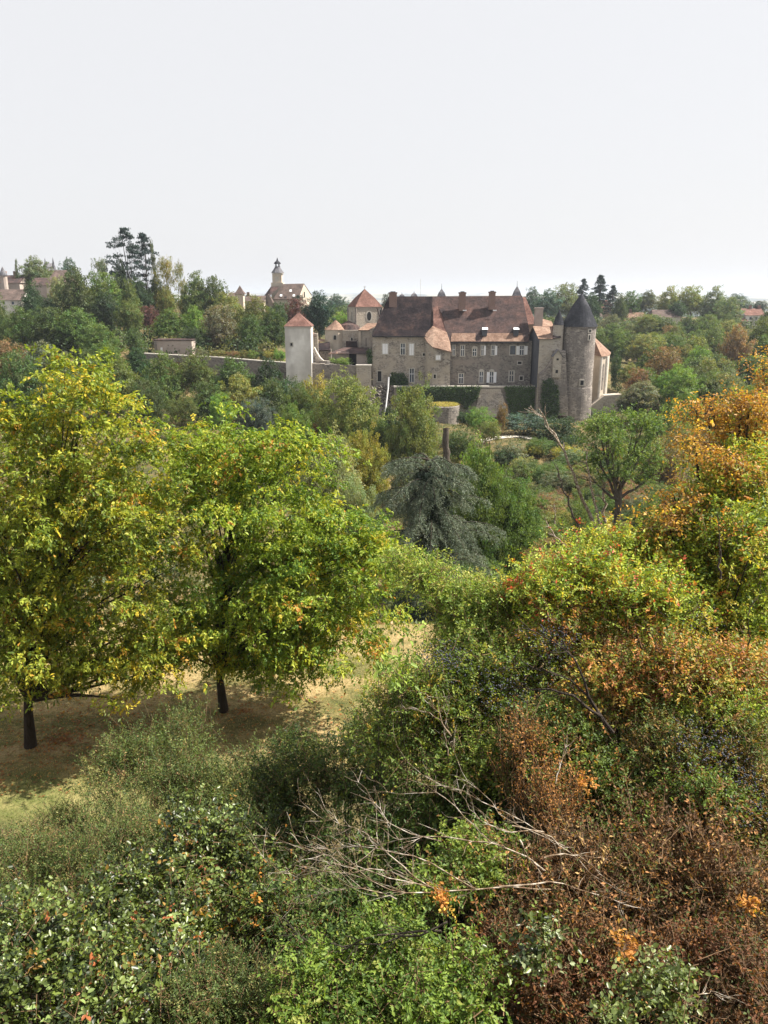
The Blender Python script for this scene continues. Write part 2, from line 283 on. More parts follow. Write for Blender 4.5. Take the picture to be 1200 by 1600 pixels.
# ------------------------------------------------------------------ architecture builder
class MB:
    def __init__(s): s.v = []; s.f = []
    def poly(s, pts):
        i = len(s.v); s.v += [tuple(float(c) for c in p) for p in pts]; s.f.append(list(range(i, i + len(pts)))); return s
    def box(s, x0, x1, y0, y1, z0, z1):
        i = len(s.v); s.v += [(x0, y0, z0), (x1, y0, z0), (x1, y1, z0), (x0, y1, z0), (x0, y0, z1), (x1, y0, z1), (x1, y1, z1), (x0, y1, z1)]
        for f in ((0, 3, 2, 1), (4, 5, 6, 7), (0, 1, 5, 4), (1, 2, 6, 5), (2, 3, 7, 6), (3, 0, 4, 7)): s.f.append([i + k for k in f])
        return s
    def cyl(s, x, y, z0, z1, r0, r1, n=24, cap=True, a0=0):
        i = len(s.v)
        for z, r in ((z0, r0), (z1, r1)):
            for k in range(n): a = a0 + 2 * math.pi * k / n; s.v.append((x + r * math.cos(a), y + r * math.sin(a), z))
        for k in range(n): s.f.append([i + k, i + (k + 1) % n, i + n + (k + 1) % n, i + n + k])
        if cap: s.f.append([i + n + k for k in range(n)]); s.f.append([i + n - 1 - k for k in range(n)])
        return s
    def lathe(s, x, y, prof, n=24, a0=0):
        for (r0, z0), (r1, z1) in zip(prof[:-1], prof[1:]): s.cyl(x, y, z0, z1, max(r0, .01), max(r1, .01), n, False, a0)
        return s
    def wall(s, a, b, z0, z1, holes=(), dep=.25):
        """vertical wall from a to b (xy), outward normal on the right of a->b; holes (s0,s1,z0,z1)"""
        a = np.array(a, float); b = np.array(b, float); L = np.linalg.norm(b - a); d = (b - a) / L; nn = np.array([d[1], -d[0]])
        hs = [h for h in holes]
        S = sorted(set([0, L] + [c for h in hs for c in h[:2]])); Zs = sorted(set([z0, z1] + [c for h in hs for c in h[2:4]]))
        def pt(t, z, off=0): p = a + d * t - nn * off; return (p[0], p[1], z)
        for i in range(len(S) - 1):
            for j in range(len(Zs) - 1):
                cs, cz = (S[i] + S[i + 1]) / 2, (Zs[j] + Zs[j + 1]) / 2
                if any(h[0] < cs < h[1] and h[2] < cz < h[3] for h in hs): continue
                s.poly([pt(S[i], Zs[j]), pt(S[i + 1], Zs[j]), pt(S[i + 1], Zs[j + 1]), pt(S[i], Zs[j + 1])])
        for h in hs:
            c = [(h[0], h[2]), (h[1], h[2]), (h[1], h[3]), (h[0], h[3])]
            for k in range(4):
                p, r = c[k], c[(k + 1) % 4]; s.poly([pt(*p), pt(*r), pt(r[0], r[1], dep), pt(p[0], p[1], dep)])
        return s
    def build(s, name, m, parent=None):
        me = bpy.data.meshes.new(name); off = np.array(parent.location) if parent is not None and parent.type == 'EMPTY' else np.zeros(3)
        if parent is not None and parent.type != 'EMPTY' and parent.parent is not None: off = np.array(parent.parent.location)
        me.from_pydata([tuple(np.array(v) - off) for v in s.v], [], s.f); me.update()
        import bmesh
        b = bmesh.new(); b.from_mesh(me); bmesh.ops.remove_doubles(b, verts=b.verts, dist=.0005); bmesh.ops.recalc_face_normals(b, faces=b.faces); b.to_mesh(me); b.free()
        return obj(name, me, m, parent)
def window(parent, x0, x1, z0, z1, y, kind='cross', arch=False, surround=True):
    """window in a camera-facing wall at y; recess .25 deep"""
    w = thing_part = MB()
    if surround:
        t = .16; w.box(x0 - t, x0, y - .04, y + .05, z0 - t, z1 + t); w.box(x1, x1 + t, y - .04, y + .05, z0 - t, z1 + t)
        w.box(x0, x1, y - .04, y + .05, z1, z1 + t); w.box(x0 - .05, x1 + .05, y - .1, y + .05, z0 - t, z0)
        if arch:
            cx, r = (x0 + x1) / 2, (x1 - x0) / 2 + t
            n = 8
            for k in range(n):
                a0, a1 = math.pi * k / n, math.pi * (k + 1) / n
                w.poly([(cx, y - .045, z1 + t), (cx + r * math.cos(a0), y - .045, z1 + t + r * .7 * math.sin(a0)), (cx + r * math.cos(a1), y - .045, z1 + t + r * .7 * math.sin(a1))])
        root = w.build('window', M['trim'], parent)
    else:
        w.box(x0, x1, y + .2, y + .24, z1 - .05, z1); w.box(x0, x1, y + .2, y + .24, z0, z0 + .05); root = w.build('window', M['white'], parent)
    if kind == 'shut':
        MB().box(x0 + .02, (x0 + x1) / 2 - .015, y - .03, y + .03, z0 + .02, z1 - .02).box((x0 + x1) / 2 + .015, x1 - .02, y - .03, y + .03, z0 + .02, z1 - .02).build('shutter', M['white'], root)
        return root
    MB().box(x0, x1, y + .22, y + .25, z0, z1).build('pane', M['glass'] if kind != 'void' else M['void'], root)
    if kind in ('cross', 'stonecross', 'open', 'openright'):
        b = .05 if kind != 'stonecross' else .1
        cx = (x0 + x1) / 2; cz = z0 + (z1 - z0) * .6
        fr = MB().box(cx - b, cx + b, y + .13, y + .18, z0, z1).box(x0, x1, y + .12, y + .17, cz - b, cz + b).box(x0, x0 + b * 1.3, y + .14, y + .19, z0, z1).box(x1 - b * 1.3, x1, y + .14, y + .19, z0, z1)
        fr.build('frame', M['white'] if kind != 'stonecross' else M['trim'], root)
    if kind in ('open', 'openright'):
        wd = (x1 - x0) * .75
        MB().box(x1 + .03, x1 + wd, y - .1, y - .05, z0 + .02, z1 - .02).build('shutter', M['white'], root)
        if kind == 'open': MB().box(x0 - wd, x0 - .03, y - .1, y - .05, z0 + .02, z1 - .02).build('shutter', M['white'], root)
    return root
def XX(px, py, D): return float(P(px, py, D)[0])
def ZZ(py, D): return float(P(600, py, D)[2])
def wrect(px0, px1, py0, py1, D): # pixel rectangle on plane y=D
    pm = (py0 + py1) / 2
    return XX(px0, pm, D), XX(px1, pm, D), ZZ(py1, D), ZZ(py0, D)
def facade(parent, name, m, px0, px1, pytop, zb, D, wins, pyref=560, extra=None):
    x0, x1, z1 = XX(px0, pyref, D), XX(px1, pyref, D), ZZ(pytop, D)
    hs = []; L = []
    for wd in wins:
        a, b, c, d = wrect(*wd[:4], D); hs.append((a - x0, b - x0, c, d)); L.append((a, b, c, d, *wd[4:]))
    mb = MB().wall((x0, D), (x1, D), zb, z1, hs)
    if extra: extra(mb, x0, x1, z1)
    o = mb.build(name, m, parent)
    for a, b, c, d, *k in L: window(parent, a, b, c, d, D, *k)
    return x0, x1, z1

# ------------------------------------------------------------------ chateau: main wing
D0 = 150.0
ch = thing('chateau', (XX(700, 560, D0), D0, -5), 'long stone chateau with tall dark and brown tiled roofs above the ivied terrace', 'chateau')
EB, EL, EM = -11.0, ZZ(524, D0), ZZ(533, D0)
ZR = ZZ(462.5, 156)        # ridge
def ex1(mb, x0, x1, z1):
    mb.wall((x0, D0 + 14), (x0, D0), EB, z1)
facade(ch, 'wall', M['stone'], 582, 668, 524, EB, D0, [
    (597.5, 606, 537, 553, 'shut'), (626, 633, 537, 554, 'cross'), (639.5, 646.5, 537, 555, 'shut'), (640, 647, 576, 597, 'cross'),
    (590, 596, 580, 596, 'void'), (660.5, 664, 552, 556, 'void')], extra=ex1)
def ex2(mb, x0, x1, z1):
    mb.wall((x1, D0 + .4), (x1, D0 + 14), EB, z1); mb.wall((x1, D0 + 14), (XX(582, 560, D0), D0 + 14), EB, z1)
facade(ch, 'wall', M['stone_dark'], 700, 830, 533, EB, D0 + .4, [
    (707, 711, 540, 555, 'cross'), (720, 725.5, 540, 556, 'cross'), (738.5, 744.5, 545, 556, 'cross', True), (752, 756, 540, 555, 'openright'), (768, 773, 540, 555, 'openright'),
    (797, 805.5, 540, 554, 'pane'), (812, 819, 540.5, 554.5, 'open'), (717, 724, 584, 599, 'cross'), (749, 755, 581, 598, 'cross', True), (765, 771, 581, 598, 'open', True),
    (795.5, 803, 580, 596, 'stonecross'), (809, 815, 565, 569, 'void'), (812, 817, 588, 594, 'void')], extra=ex2)
# polygonal bay with its own wall
bayp = [(664, 524, 150.0), (668, 532, 148.6), (677, 541, 147.4), (704, 548, 147.0), (704, 548, 150.3)]
bw = MB()
bp3 = [P(a, b, c) for a, b, c in bayp]
for p, r in zip(bp3[:-1], bp3[1:]): bw.poly([(p[0], p[1], EB), (r[0], r[1], EB), (r[0], r[1], r[2] - .05), (p[0], p[1], p[2] - .05)])
bw.build('bay_wall', M['stone'], ch)
a, b, c, d = wrect(681, 688, 555, 562, 147.0); window(ch, a, b, c, d, 146.72, 'shut'); a, b, c, d = wrect(677.5, 681, 585, 591, 147.0); window(ch, a, b, c, d, 146.75, 'void')
# roofs: steep plane, then a shallower skirt at the eaves
def rp(px, py, D): return P(px, py, D)
def slab(name, m, pts, parent, th=.12):
    mb = MB(); mb.poly(pts); mb.poly([(p[0], p[1], p[2] - th) for p in pts][::-1])
    n = len(pts)
    for i in range(n):
        p, r = pts[i], pts[(i + 1) % n]; mb.poly([p, r, (r[0], r[1], r[2] - th), (p[0], p[1], p[2] - th)])
    return mb.build(name, m, parent)
DR = 156.5
kick = 151.3
mb = MB()
A0, A1 = rp(581, 525, 149.6), rp(668, 525, 149.6); K0, K1 = rp(594, 516, 150.7), rp(672, 516, 150.7); T0, T1 = rp(607, 463, DR), rp(676, 463, DR)
mb.poly([A0, A1, K1, K0]).poly([K0, K1, T1, T0]); Bk = rp(581, 525, 149.6) + np.array([0, 13.8, 0])
mb.poly([A0, K0, T0, Bk]); mb.poly([Bk, T0, T1, rp(668, 525, 149.6) + np.array([0, 13.8, 0])])
mb.build('roof', M['tile_dark'], ch)
mb = MB()
A0, A1 = rp(672, 534, 149.9), rp(826, 534, 149.9); K0, K1 = rp(672, 520, 151.4), rp(828, 520, 151.4); T0, T1 = rp(676, 463, DR), rp(816, 462, DR)
mb.poly([A0, A1, K1, K0]).poly([K0, K1, T1, T0]); Bk = A1 + np.array([0, 14, 0]); Bl = A0 + np.array([0, 14, 0])
mb.poly([A1, Bk, T1, K1]); mb.poly([Bk, Bl, T0, T1])
mb.build('roof', M['tile_brown'], ch)['label'] = 'brown tiled roof slope'
for a, b, c, d in ((704, 743, 706, 743), (751, 819, 758, 816)):
    slab('eaves_tiles', M['tile_orange'], [rp(a, 533.2, 149.75), rp(b, 533.2, 149.75), rp(d, 520.5, 151.2), rp(c, 520.5, 151.2)], ch)['label'] = 'new orange tiles along the eaves'
slab('tile_patch', M['tile_red'], [rp(677, 519, 151.0), rp(697, 519, 151.0), rp(690, 490, 153.3), rp(684, 478, 154.6), rp(677, 480, 154.4)], ch, .2)['label'] = 'patch of redder tiles'
mb = MB(); ap = rp(676, 509, 151.3); ap2 = rp(698, 519, 150.8)
ev = [rp(662, 525, 149.7), rp(667, 533.5, 148.3), rp(676, 542, 147.0), rp(705, 549.5, 146.5), rp(703, 534, 149.6)]
for p, r in zip(ev[:3], ev[1:4]): mb.poly([p, r, ap])
mb.poly([ev[3], ap2, ap]); mb.poly([ev[3], ev[4], ap2])
for p, r in zip(ev[:3], ev[1:4]): mb.poly([p, r, (r[0], r[1], r[2] - .2), (p[0], p[1], p[2] - .2)])
mb.build('bay_roof', M['tile_orange'], ch)['label'] = 'flaring orange roof over the bay'
for a, b, D in ((582, 668, 149.55), (702, 826, 149.85)):
    yy = 525 if a == 582 else 534
    q0, q1 = rp(a, yy, D), rp(b, yy, D); MB().box(q0[0], q1[0], D - .14, D - .01, q0[2] - .22, q0[2] - .03).build('gutter', M['slate'], ch)
def chimney(px0, px1, pyt, pyb, D, m, dep=1.1):
    x0, x1 = XX(px0, pyt, D), XX(px1, pyt, D); z0, z1 = ZZ(pyb, D), ZZ(pyt, D)
    c = MB().box(x0, x1, D, D + dep, z0, z1 - .3).box(x0 - .1, x1 + .1, D - .1, D + dep + .1, z1 - .3, z1).build('chimney', m, ch)
    MB().box(x0 + .25, x1 - .25, D + .2, D + dep - .2, z1 + .003, z1 + .15).build('flue', M['void'], c)
chimney(608, 620, 456.5, 480, 154.6, M['brick']); chimney(718, 728, 456.5, 486, 153.6, M['brick']); chimney(765, 774.5, 455.5, 484, 153.8, M['brick'])
for px in (726, 773): # flashing at the foot of the chimneys
    p = rp(px, 485, 153.4); MB().box(p[0] - .35, p[0] + .35, p[1] - .08, p[1], p[2] - .1, p[2] + .1).build('flashing', M['white'], ch)
for (px, py) in ((757, 517), (806, 517)): # roof lights
    p = rp(px, py, 151.0); r = MB().box(p[0] - .45, p[0] + .45, p[1] - .5, p[1] + .9, p[2] - .9, p[2] + .25).build('roof_dormer', M['slate_and_shade'], ch)
    slab('dormer_cover', M['white'], [p + (-.55, -.65, .3), p + (.6, -.65, .3), p + (.7, .9, .62), p + (-.3, .9, .62)], r, .06)
for (px, py, w, m) in ((628, 459, 6, 'slate_light'), (647, 456.5, 7, 'slate_light'), (690, 451, 8, 'slate_light'), (808, 447, 8, 'slate_light')): # peaks of the court side
    D = 164; x, z = XX(px, py, D), ZZ(py, D); r = w * SCL(py, D)
    t = MB().box(x - r * .85, x + r * .85, D - r * .85, D + r * .85, 2, ZZ(462.5, D) - .2).build('roof_turret', M['render_warm'], ch)
    MB().lathe(x, D, [(r * 1.3, ZZ(463, D) - .3), (r * .75, ZZ((463 + py) / 2, D)), (.04, z)], 4, math.pi / 4).build('spire', M[m], t)
    MB().cyl(x, D, z - .1, z + (1.0 if px > 680 else .3), .05, .02, 6).build('finial', M['slate'], t)
# rear wing roof at the right
mb = MB(); x0, x1 = XX(812, 480, 160), XX(838, 480, 160)
mb.poly([rp(812, 508, 158), rp(839, 506, 158), rp(836, 500, 159), rp(821, 464, 164), rp(815, 464, 164)]).poly([rp(839, 506, 158), rp(839, 506, 158) + (0, 14, 0), rp(821, 464, 164) + (0, 4, 0), rp(821, 464, 164), rp(836, 500, 159)])
mb.build('rear_roof', M['tile_red'], ch)['label'] = 'redder roof of the rear wing'
MB().box(x0, x1, 159, 171, -5, ZZ(505, 159)).build('rear_wall', M['render_warm'], ch)

# --- cross wing right of the main wing; its gable's blue-grey is painted shade
cw = thing('cross_wing', (XX(856, 560, 145), 145, -5), 'short wing with a shade-coloured blue-grey gable and orange roof beside the round tower', 'building')
xg = XX(841.5, 560, 144.5); yn, yf = 144.5, 157.0; ze = ZZ(527.5, 144.5); ya = 150.2; za = ZZ(510, ya)
xr = XX(874, 560, 144.5)
mb = MB(); mb.poly([(xg, yn, -4), (xg, yn, ze), (xg, ya, za), (xg, yf, ZZ(533, yf)), (xg, yf, -4)]); mb.build('gable', M['slate_and_shade'], cw)['label'] = 'gable with its shade painted blue-grey'
MB().wall((xg, yn), (xr, yn), EB, ze).poly([(xr, yn, EB), (xr, yf, EB), (xr, yf, ze), (xr, yn, ze)]).build('wall', M['stone_pale'], cw)
MB().poly([(xg - .02, yn + .02, EB), (xg - .02, yf, EB), (xg - .02, yf, -4), (xg - .02, yn + .02, -4)]).build('gable_foot', M['stone_dark'], cw)
slab('roof', M['tile_orange'], [(xg - .3, yn - .4, ze - .15), (XX(863, 527, yn), yn - .4, ze - .15), (XX(863, 510, ya), ya, za), (xg - .3, ya, za + .05)], cw)
slab('roof', M['tile_orange'], [(xg - .3, ya, za + .04), (xr, ya, za + .04), (xr, yf, ZZ(533, yf)), (xg - .3, yf, ZZ(533, yf))], cw)
slab('roof', M['tile_brown'], [(XX(863, 527, yn) + .02, yn - .4, ze - .1), (xr, yn - .4, ze + .1), (xr, ya, za + 1.2), (XX(863, 510, ya) + .02, ya, za)], cw)['label'] = 'brown roof slope against the tower'
mb = MB(); p = rp(842.5, 480.5, 152); mb.box(p[0] - .7, p[0] + .7, 151.5, 152.9, ZZ(510, 152), p[2] - .3).box(p[0] - .82, p[0] + .82, 151.4, 153.0, p[2] - .3, p[2]); mb.build('chimney', M['render_pink'], cw)
slab('back_roof', M['tile_orange'], [rp(836, 508, 152.5), rp(866, 512, 152.5), rp(862, 502, 156), rp(838, 495, 156)], cw)
# sloping buttress and small gabled watch box
mb = MB()
pb_ = [P(843, 585, 143.4), P(852, 578, 143.4), P(864, 560, 143.4), P(866, 548, 143.4), P(884, 548, 143.4), P(888, 650, 143.4), P(842, 650, 143.4)]
mb.poly(pb_); bk = [(p[0], 146., p[2]) for p in pb_]; mb.poly(bk[::-1])
for i in range(len(pb_)): mb.poly([pb_[i], pb_[(i + 1) % 7], bk[(i + 1) % 7], bk[i]])
mb.build('buttress', M['tower_stone'], cw)
x0, x1 = XX(864.5, 570, 142.6), XX(877, 570, 142.6); zt = ZZ(556, 142.6); zb = ZZ(590, 142.6); xm = (x0 + x1) / 2; zp = ZZ(547, 142.6)
mb = MB().box(x0, x1, 142.6, 144, zb, zt).poly([(x0, 142.6, zt), (x1, 142.6, zt), (xm, 142.6, zp)]); wb = mb.build('watch_box', M['stone_pale'], cw)
MB().box(xm - .2, xm + .2, 142.55, 142.62, ZZ(563, 142.6), ZZ(560, 142.6)).build('slit', M['void'], wb); MB().box(xm - .25, xm + .2, 142.54, 142.61, ZZ(583, 142.6), ZZ(578, 142.6)).build('slit', M['void'], wb)
slab('box_roof', M['slate_light'], [(x0 - .2, 142.4, zt - .1), (xm, 142.4, zp + .12), (xm, 144, zp + .12), (x0 - .2, 144, zt - .1)], wb, .1)
slab('box_roof', M['slate_light'], [(xm, 142.4, zp + .1), (x1 + .2, 142.4, zt - .1), (x1 + .2, 144, zt - .1), (xm, 144, zp + .1)], wb, .1)

# ------------------------------------------------------------------ round tower
DT = 146.5
tw = thing('round_tower', (XX(901.5, 560, DT), DT, -9), 'big round stone tower with a black conical roof at the right end of the chateau', 'tower')
xt = XX(902, 560, DT); rt = 25.4 * SCL(560, DT)
MB().lathe(xt, DT, [(rt * 1.06, -14), (rt * 1.05, ZZ(640, DT)), (rt * 1.02, ZZ(604, DT)), (rt, ZZ(603.5, DT)), (rt, ZZ(514, DT)), (rt * 1.02, ZZ(513, DT)), (rt * 1.02, ZZ(508, DT))], 40).build('wall', M['tower_stone'], tw)
MB().lathe(xt, DT, [(rt * 1.1, ZZ(509, DT) - .1), (rt * .9, ZZ(500, DT)), (rt * .5, ZZ(478, DT)), (.05, ZZ(458, DT))], 28).build('roof', M['slate'], tw)
MB().cyl(xt, DT, ZZ(458, DT) - .2, ZZ(456, DT) + .4, .06, .02, 6).build('finial', M['slate'], tw)
x2 = XX(872, 520, 145.5); r2 = 8.2 * SCL(520, 145.5)
MB().lathe(x2, 145.5, [(r2, -12), (r2, ZZ(525, 145.5)), (r2, ZZ(507, 145.5))], 16).build('stair_turret', M['stone_pale'], tw)
MB().lathe(x2, 145.5, [(r2 * 1.12, ZZ(507.5, 145.5)), (r2 * .7, ZZ(497, 145.5)), (.04, ZZ(484, 145.5))], 14).build('turret_roof', M['slate'], tw)
def on_cyl(px, py, w, h, m, name, grow=.0):
    x = XX(px, py, DT - rt); dx = np.clip(x - xt, -rt * .97, rt * .97); a = math.asin(dx / rt); y = DT - rt * math.cos(a); z = ZZ(py, y)
    ca, sa = math.cos(a), math.sin(a); mb = MB(); W, H = w / 2 + grow, h / 2 + grow; off = rt * .025 + .06 + (0 if grow else .03)
    pts = []
    for o in (off, off - .5):
        for sx, sz in ((-W, -H), (W, -H), (W, H), (-W, H)): pts.append((xt + sa * (rt + o) + ca * sx, DT - ca * (rt + o) + sa * sx, z + sz))
    mb.v = pts; mb.f = [[0, 1, 2, 3], [4, 7, 6, 5], [0, 4, 5, 1], [1, 5, 6, 2], [2, 6, 7, 3], [3, 7, 4, 0]]
    return mb.build(name, m, tw)
for px, py, w_, h_ in ((909, 598, .6, .85), (922, 517, .5, .4), (921, 527, .3, .8)):
    s_ = on_cyl(px, py, w_, h_, M['trim'], 'window', .16); on_cyl(px, py, w_, h_, M['void'], 'opening')

# ------------------------------------------------------------------ polygonal chapel end right of the tower
ap_ = thing('chapel_end', (XX(938, 590, 151), 151, -8), 'pale polygonal chapel end with orange roof just right of the round tower', 'chapel')
pts = [(922, 151.5), (937.5, 147.5), (946, 148.8), (950, 153), (950, 158), (922, 158)]
P2 = [(XX(a, 590, b), b) for a, b in pts]; zt = ZZ(555, 149)
mb = MB()
for i in range(6):
    p, r = P2[i], P2[(i + 1) % 6]; mb.poly([(p[0], p[1], -12), (r[0], r[1], -12), (r[0], r[1], zt), (p[0], p[1], zt)])
mb.build('wall', M['render_warm'], ap_)
mb = MB(); top = rp(926, 524, 153.5); cxp = np.mean([p[0] for p in P2]); cyp = 153
Ev = [(cxp + (p[0] - cxp) * 1.1, cyp + (p[1] - cyp) * 1.1, zt - .1) for p in P2]
for i in range(6): mb.poly([Ev[i], Ev[(i + 1) % 6], top])
mb.poly(Ev); mb.build('roof', M['tile_orange'], ap_)
for (ia, ib, t0) in ((1, 2, .5), (2, 3, .4)):
    p, r = np.array(P2[ia]), np.array(P2[ib]); d = (r - p) / np.linalg.norm(r - p); nn = np.array([d[1], -d[0]]); c = p + (r - p) * t0
    L = .32; z0, z1 = ZZ(608, 149), ZZ(572, 149)
    v = [(*(c + d * s + nn * .04), z) for s, z in ((-L, z0), (L, z0), (L, z1), (L * .6, z1 + .45), (0, z1 + .6), (-L * .6, z1 + .45), (-L, z1))]
    MB().poly(v).build('blind_arch', M['stone_dark'], ap_)
for ia in (1, 2):
    p = P2[ia]; MB().cyl(p[0], p[1], -12, zt - .3, .28, .24, 8).build('pilaster', M['coping'], ap_)
# stone ramp wall below it
mb = MB(); pr = [P(925, 650, 146.5), P(972, 622, 146.5), P(971, 612, 147.5), P(945, 617, 147.5), P(926, 630, 147.5)]
rw = thing('ramp_wall', (XX(948, 630, 147), 147, -10), 'pale sloping stone ramp at the foot of the chapel end', 'wall')
pts_f = [P(924, 655, 146.2), P(972, 655, 146.2), P(972, 616, 146.2), P(945, 618, 146.2), P(924, 634, 146.2)]
bk = [(p[0], 148.4, p[2]) for p in pts_f]; mb = MB(); mb.poly(pts_f); mb.poly(bk[::-1])
for i in range(5): mb.poly([pts_f[i], pts_f[(i + 1) % 5], bk[(i + 1) % 5], bk[i]])
mb.build('wall', M['stone_pale'], rw)

# ------------------------------------------------------------------ terrace wall, bastion
tl = thing('terrace_wall', (XX(730, 630, 148), 146.4, -10), 'long high retaining wall under the chateau windows, partly covered in ivy', 'wall')
x0, x1 = XX(616, 605, 146.4), XX(846, 605, 146.4); zt = ZZ(605.5, 146.4)
MB().box(x0, x1, 146.4, 149.9, -13, zt).build('wall', M['stone_dark'], tl)
MB().box(x0 - .1, x1, 146.25, 147.0, zt, zt + .28).build('coping', M['coping'], tl)
mb = MB(); z_ = ZZ(652, 146.2)
mb.poly([P(751, 604.8 + 3, 146.3), P(782, 604.8 + 3, 146.3), P(797, 652, 145.2), P(740, 652, 145.2)]); mb.poly([P(782, 607.8, 146.3), P(782, 607.8, 146.9), P(797, 652, 146.9), P(797, 652, 145.2)]); mb.poly([P(751, 607.8, 146.3), P(740, 652, 145.2), P(740, 652, 146.9), P(751, 607.8, 146.9)])
mb.build('buttress', M['stone'], tl)
bs = thing('bastion', (XX(695, 650, 142), 142, -11), 'squat round bastion with dry yellow grass on top, below the ivied terrace wall', 'bastion')
xb = XX(695, 655, 140); MB().lathe(xb, 143, [(2.95, -15), (2.9, ZZ(636, 141)), (2.6, ZZ(635, 141)), (.05, ZZ(632, 142))], 28).build('wall', M['stone_dark'], bs)

# rubble outcrop with white drainpipe left of the terrace
oc = thing('rock_foot', (XX(598, 620, 147), 147, -10), 'dark broken rock and old masonry under the left end of the chateau', 'rock')
import bmesh
bm = bmesh.new(); bmesh.ops.create_grid(bm, x_segments=26, y_segments=40, size=.5)
ra = np.random.default_rng(4)
for v in bm.verts:
    px = 578 + (v.co.x + .5) * 44; py = 602 + (.5 - v.co.y) * 70
    d = 148.6 - (.5 - v.co.y) * 4 + ra.normal() * .22
    q_ = P(px, py, d); v.co = Vector(q_) - oc.location
me = bpy.data.meshes.new('rock'); bm.to_mesh(me); bm.free(); obj('rock', me, M['stone_dark'], oc)
def tube_obj(name, pts, r, m, parent=None, sides=6):
    k = len(pts); return obj(name, tubes(name, np.array([pts]), np.array([np.linspace(r[0], r[1], k)]), sides), m, parent)
dp = tube_obj('drain_pipe', [P(611, 586, 146.3), P(607, 590, 146.1), P(606.5, 605, 145.8), P(603, 635, 144.8), P(600, 650, 144)], (.2, .13), M['white'])
tag(dp, 'thin white pipe running down the rocks below the chateau', 'pipe')
# arch niche with greenery
mb = MB(); c = P(621, 598, 149.9); n = 14
mb.poly([(c[0] - 1.5, 149.93, c[2] - 1)] + [(c[0] + 1.5 * math.cos(a), 149.93, c[2] + 1.5 * math.sin(a)) for a in np.linspace(0, math.pi, n)][::-1] + [(c[0] + 1.5, 149.93, c[2] - 1)])
mb.build('arch_niche', M['void'], ch)

# ------------------------------------------------------------------ ramparts
rm = thing('rampart', (XX(525, 580, 148.5), 148.5, -8), 'rough grey rampart wall between the square tower and the chateau', 'wall')
x0, x1, x2_ = XX(472, 580, 148.5), XX(557, 580, 148.5), XX(580, 580, 148.2)
mb = MB(); 
seg = 12
for k in range(seg):
    a = x0 + (x1 - x0) * k / seg; b = x0 + (x1 - x0) * (k + 1) / seg; zt = ZZ(567 + 4 * k / seg + (k % 2) * .8, 148.5); mb.box(a, b, 148.5, 149.7, -12, zt)
mb.build('wall', M['stone_dark'], rm)
MB().box(x1, x2_, 148.1, 149.9, -12, ZZ(572, 148.2)).build('pier', M['stone_pale'], rm)
MB().box(x1 - .1, x2_ + .1, 148.0, 150, ZZ(572, 148.2), ZZ(570, 148.2)).build('coping', M['coping'], rm)
gw = thing('garden_wall', (XX(340, 575, 154), 154, -6), 'long low grey garden wall left of the square tower', 'wall')
mb = MB(); pl = [(225, 553, 157), (280, 556, 156), (340, 559, 155), (400, 564, 154), (447, 567.5, 153)]; cpg = MB()
for p, r in zip(pl[:-1], pl[1:]):
    a, b = P(*p), P(*r)
    mb.poly([(a[0], a[1], -9), (b[0], b[1], -9), b, a]); mb.poly([a, b, b + (0, .6, 0), a + (0, .6, 0)])
    cpg.poly([a + (0, -.1, -.02), b + (0, -.1, -.02), b + (0, -.1, .18), a + (0, -.1, .18)]).poly([a + (0, -.1, .18), b + (0, -.1, .18), b + (0, .7, .18), a + (0, .7, .18)])
mb.build('wall', M['stone_dark'], gw); cpg.build('coping', M['coping'], gw)
# square dovecote tower
dc = thing('square_tower', (XX(466, 560, 148), 148, -8), 'tall pale square tower with small flared red roof', 'tower')
x0, x1 = XX(445, 520, 147.5), XX(485.5, 520, 147.5); zt = ZZ(509, 147.5); y0, y1 = 147.5, 147.5 + (x1 - x0)
hs = [(XX(453.5, 538, y0) - x0, XX(457, 538, y0) - x0, ZZ(540.5, y0), ZZ(536, y0))]
mb = MB().wall((x0, y0), (x1, y0), -12, zt, hs); mb.wall((x1, y0), (x1, y1), -12, zt).wall((x1, y1), (x0, y1), -12, zt).wall((x0, y1), (x0, y0), -12, zt); mb.build('wall', M['render'], dc)
window(dc, x0 + hs[0][0], x0 + hs[0][1], hs[0][2], hs[0][3], y0, 'void')
MB().box(x0 - .06, x1 + .06, y0 - .06, y1 + .06, zt - .45, zt - .2).build('cornice', M['trim'], dc)
cx_, cyy = (x0 + x1) / 2, (y0 + y1) / 2; hr = (x1 - x0) / 2 * 1.4142
MB().lathe(cx_, cyy, [(hr * 1.09, zt - .1), (hr * .72, ZZ(502, 149.5)), (hr * .35, ZZ(495, 149.5)), (.06, ZZ(488.5, 149.5))], 4, math.pi / 4).build('roof', M['tile_red'], dc)
MB().cyl(cx_, cyy, ZZ(489, 149.5), ZZ(485.5, 149.5), .07, .03, 6).build('finial', M['slate'], dc)
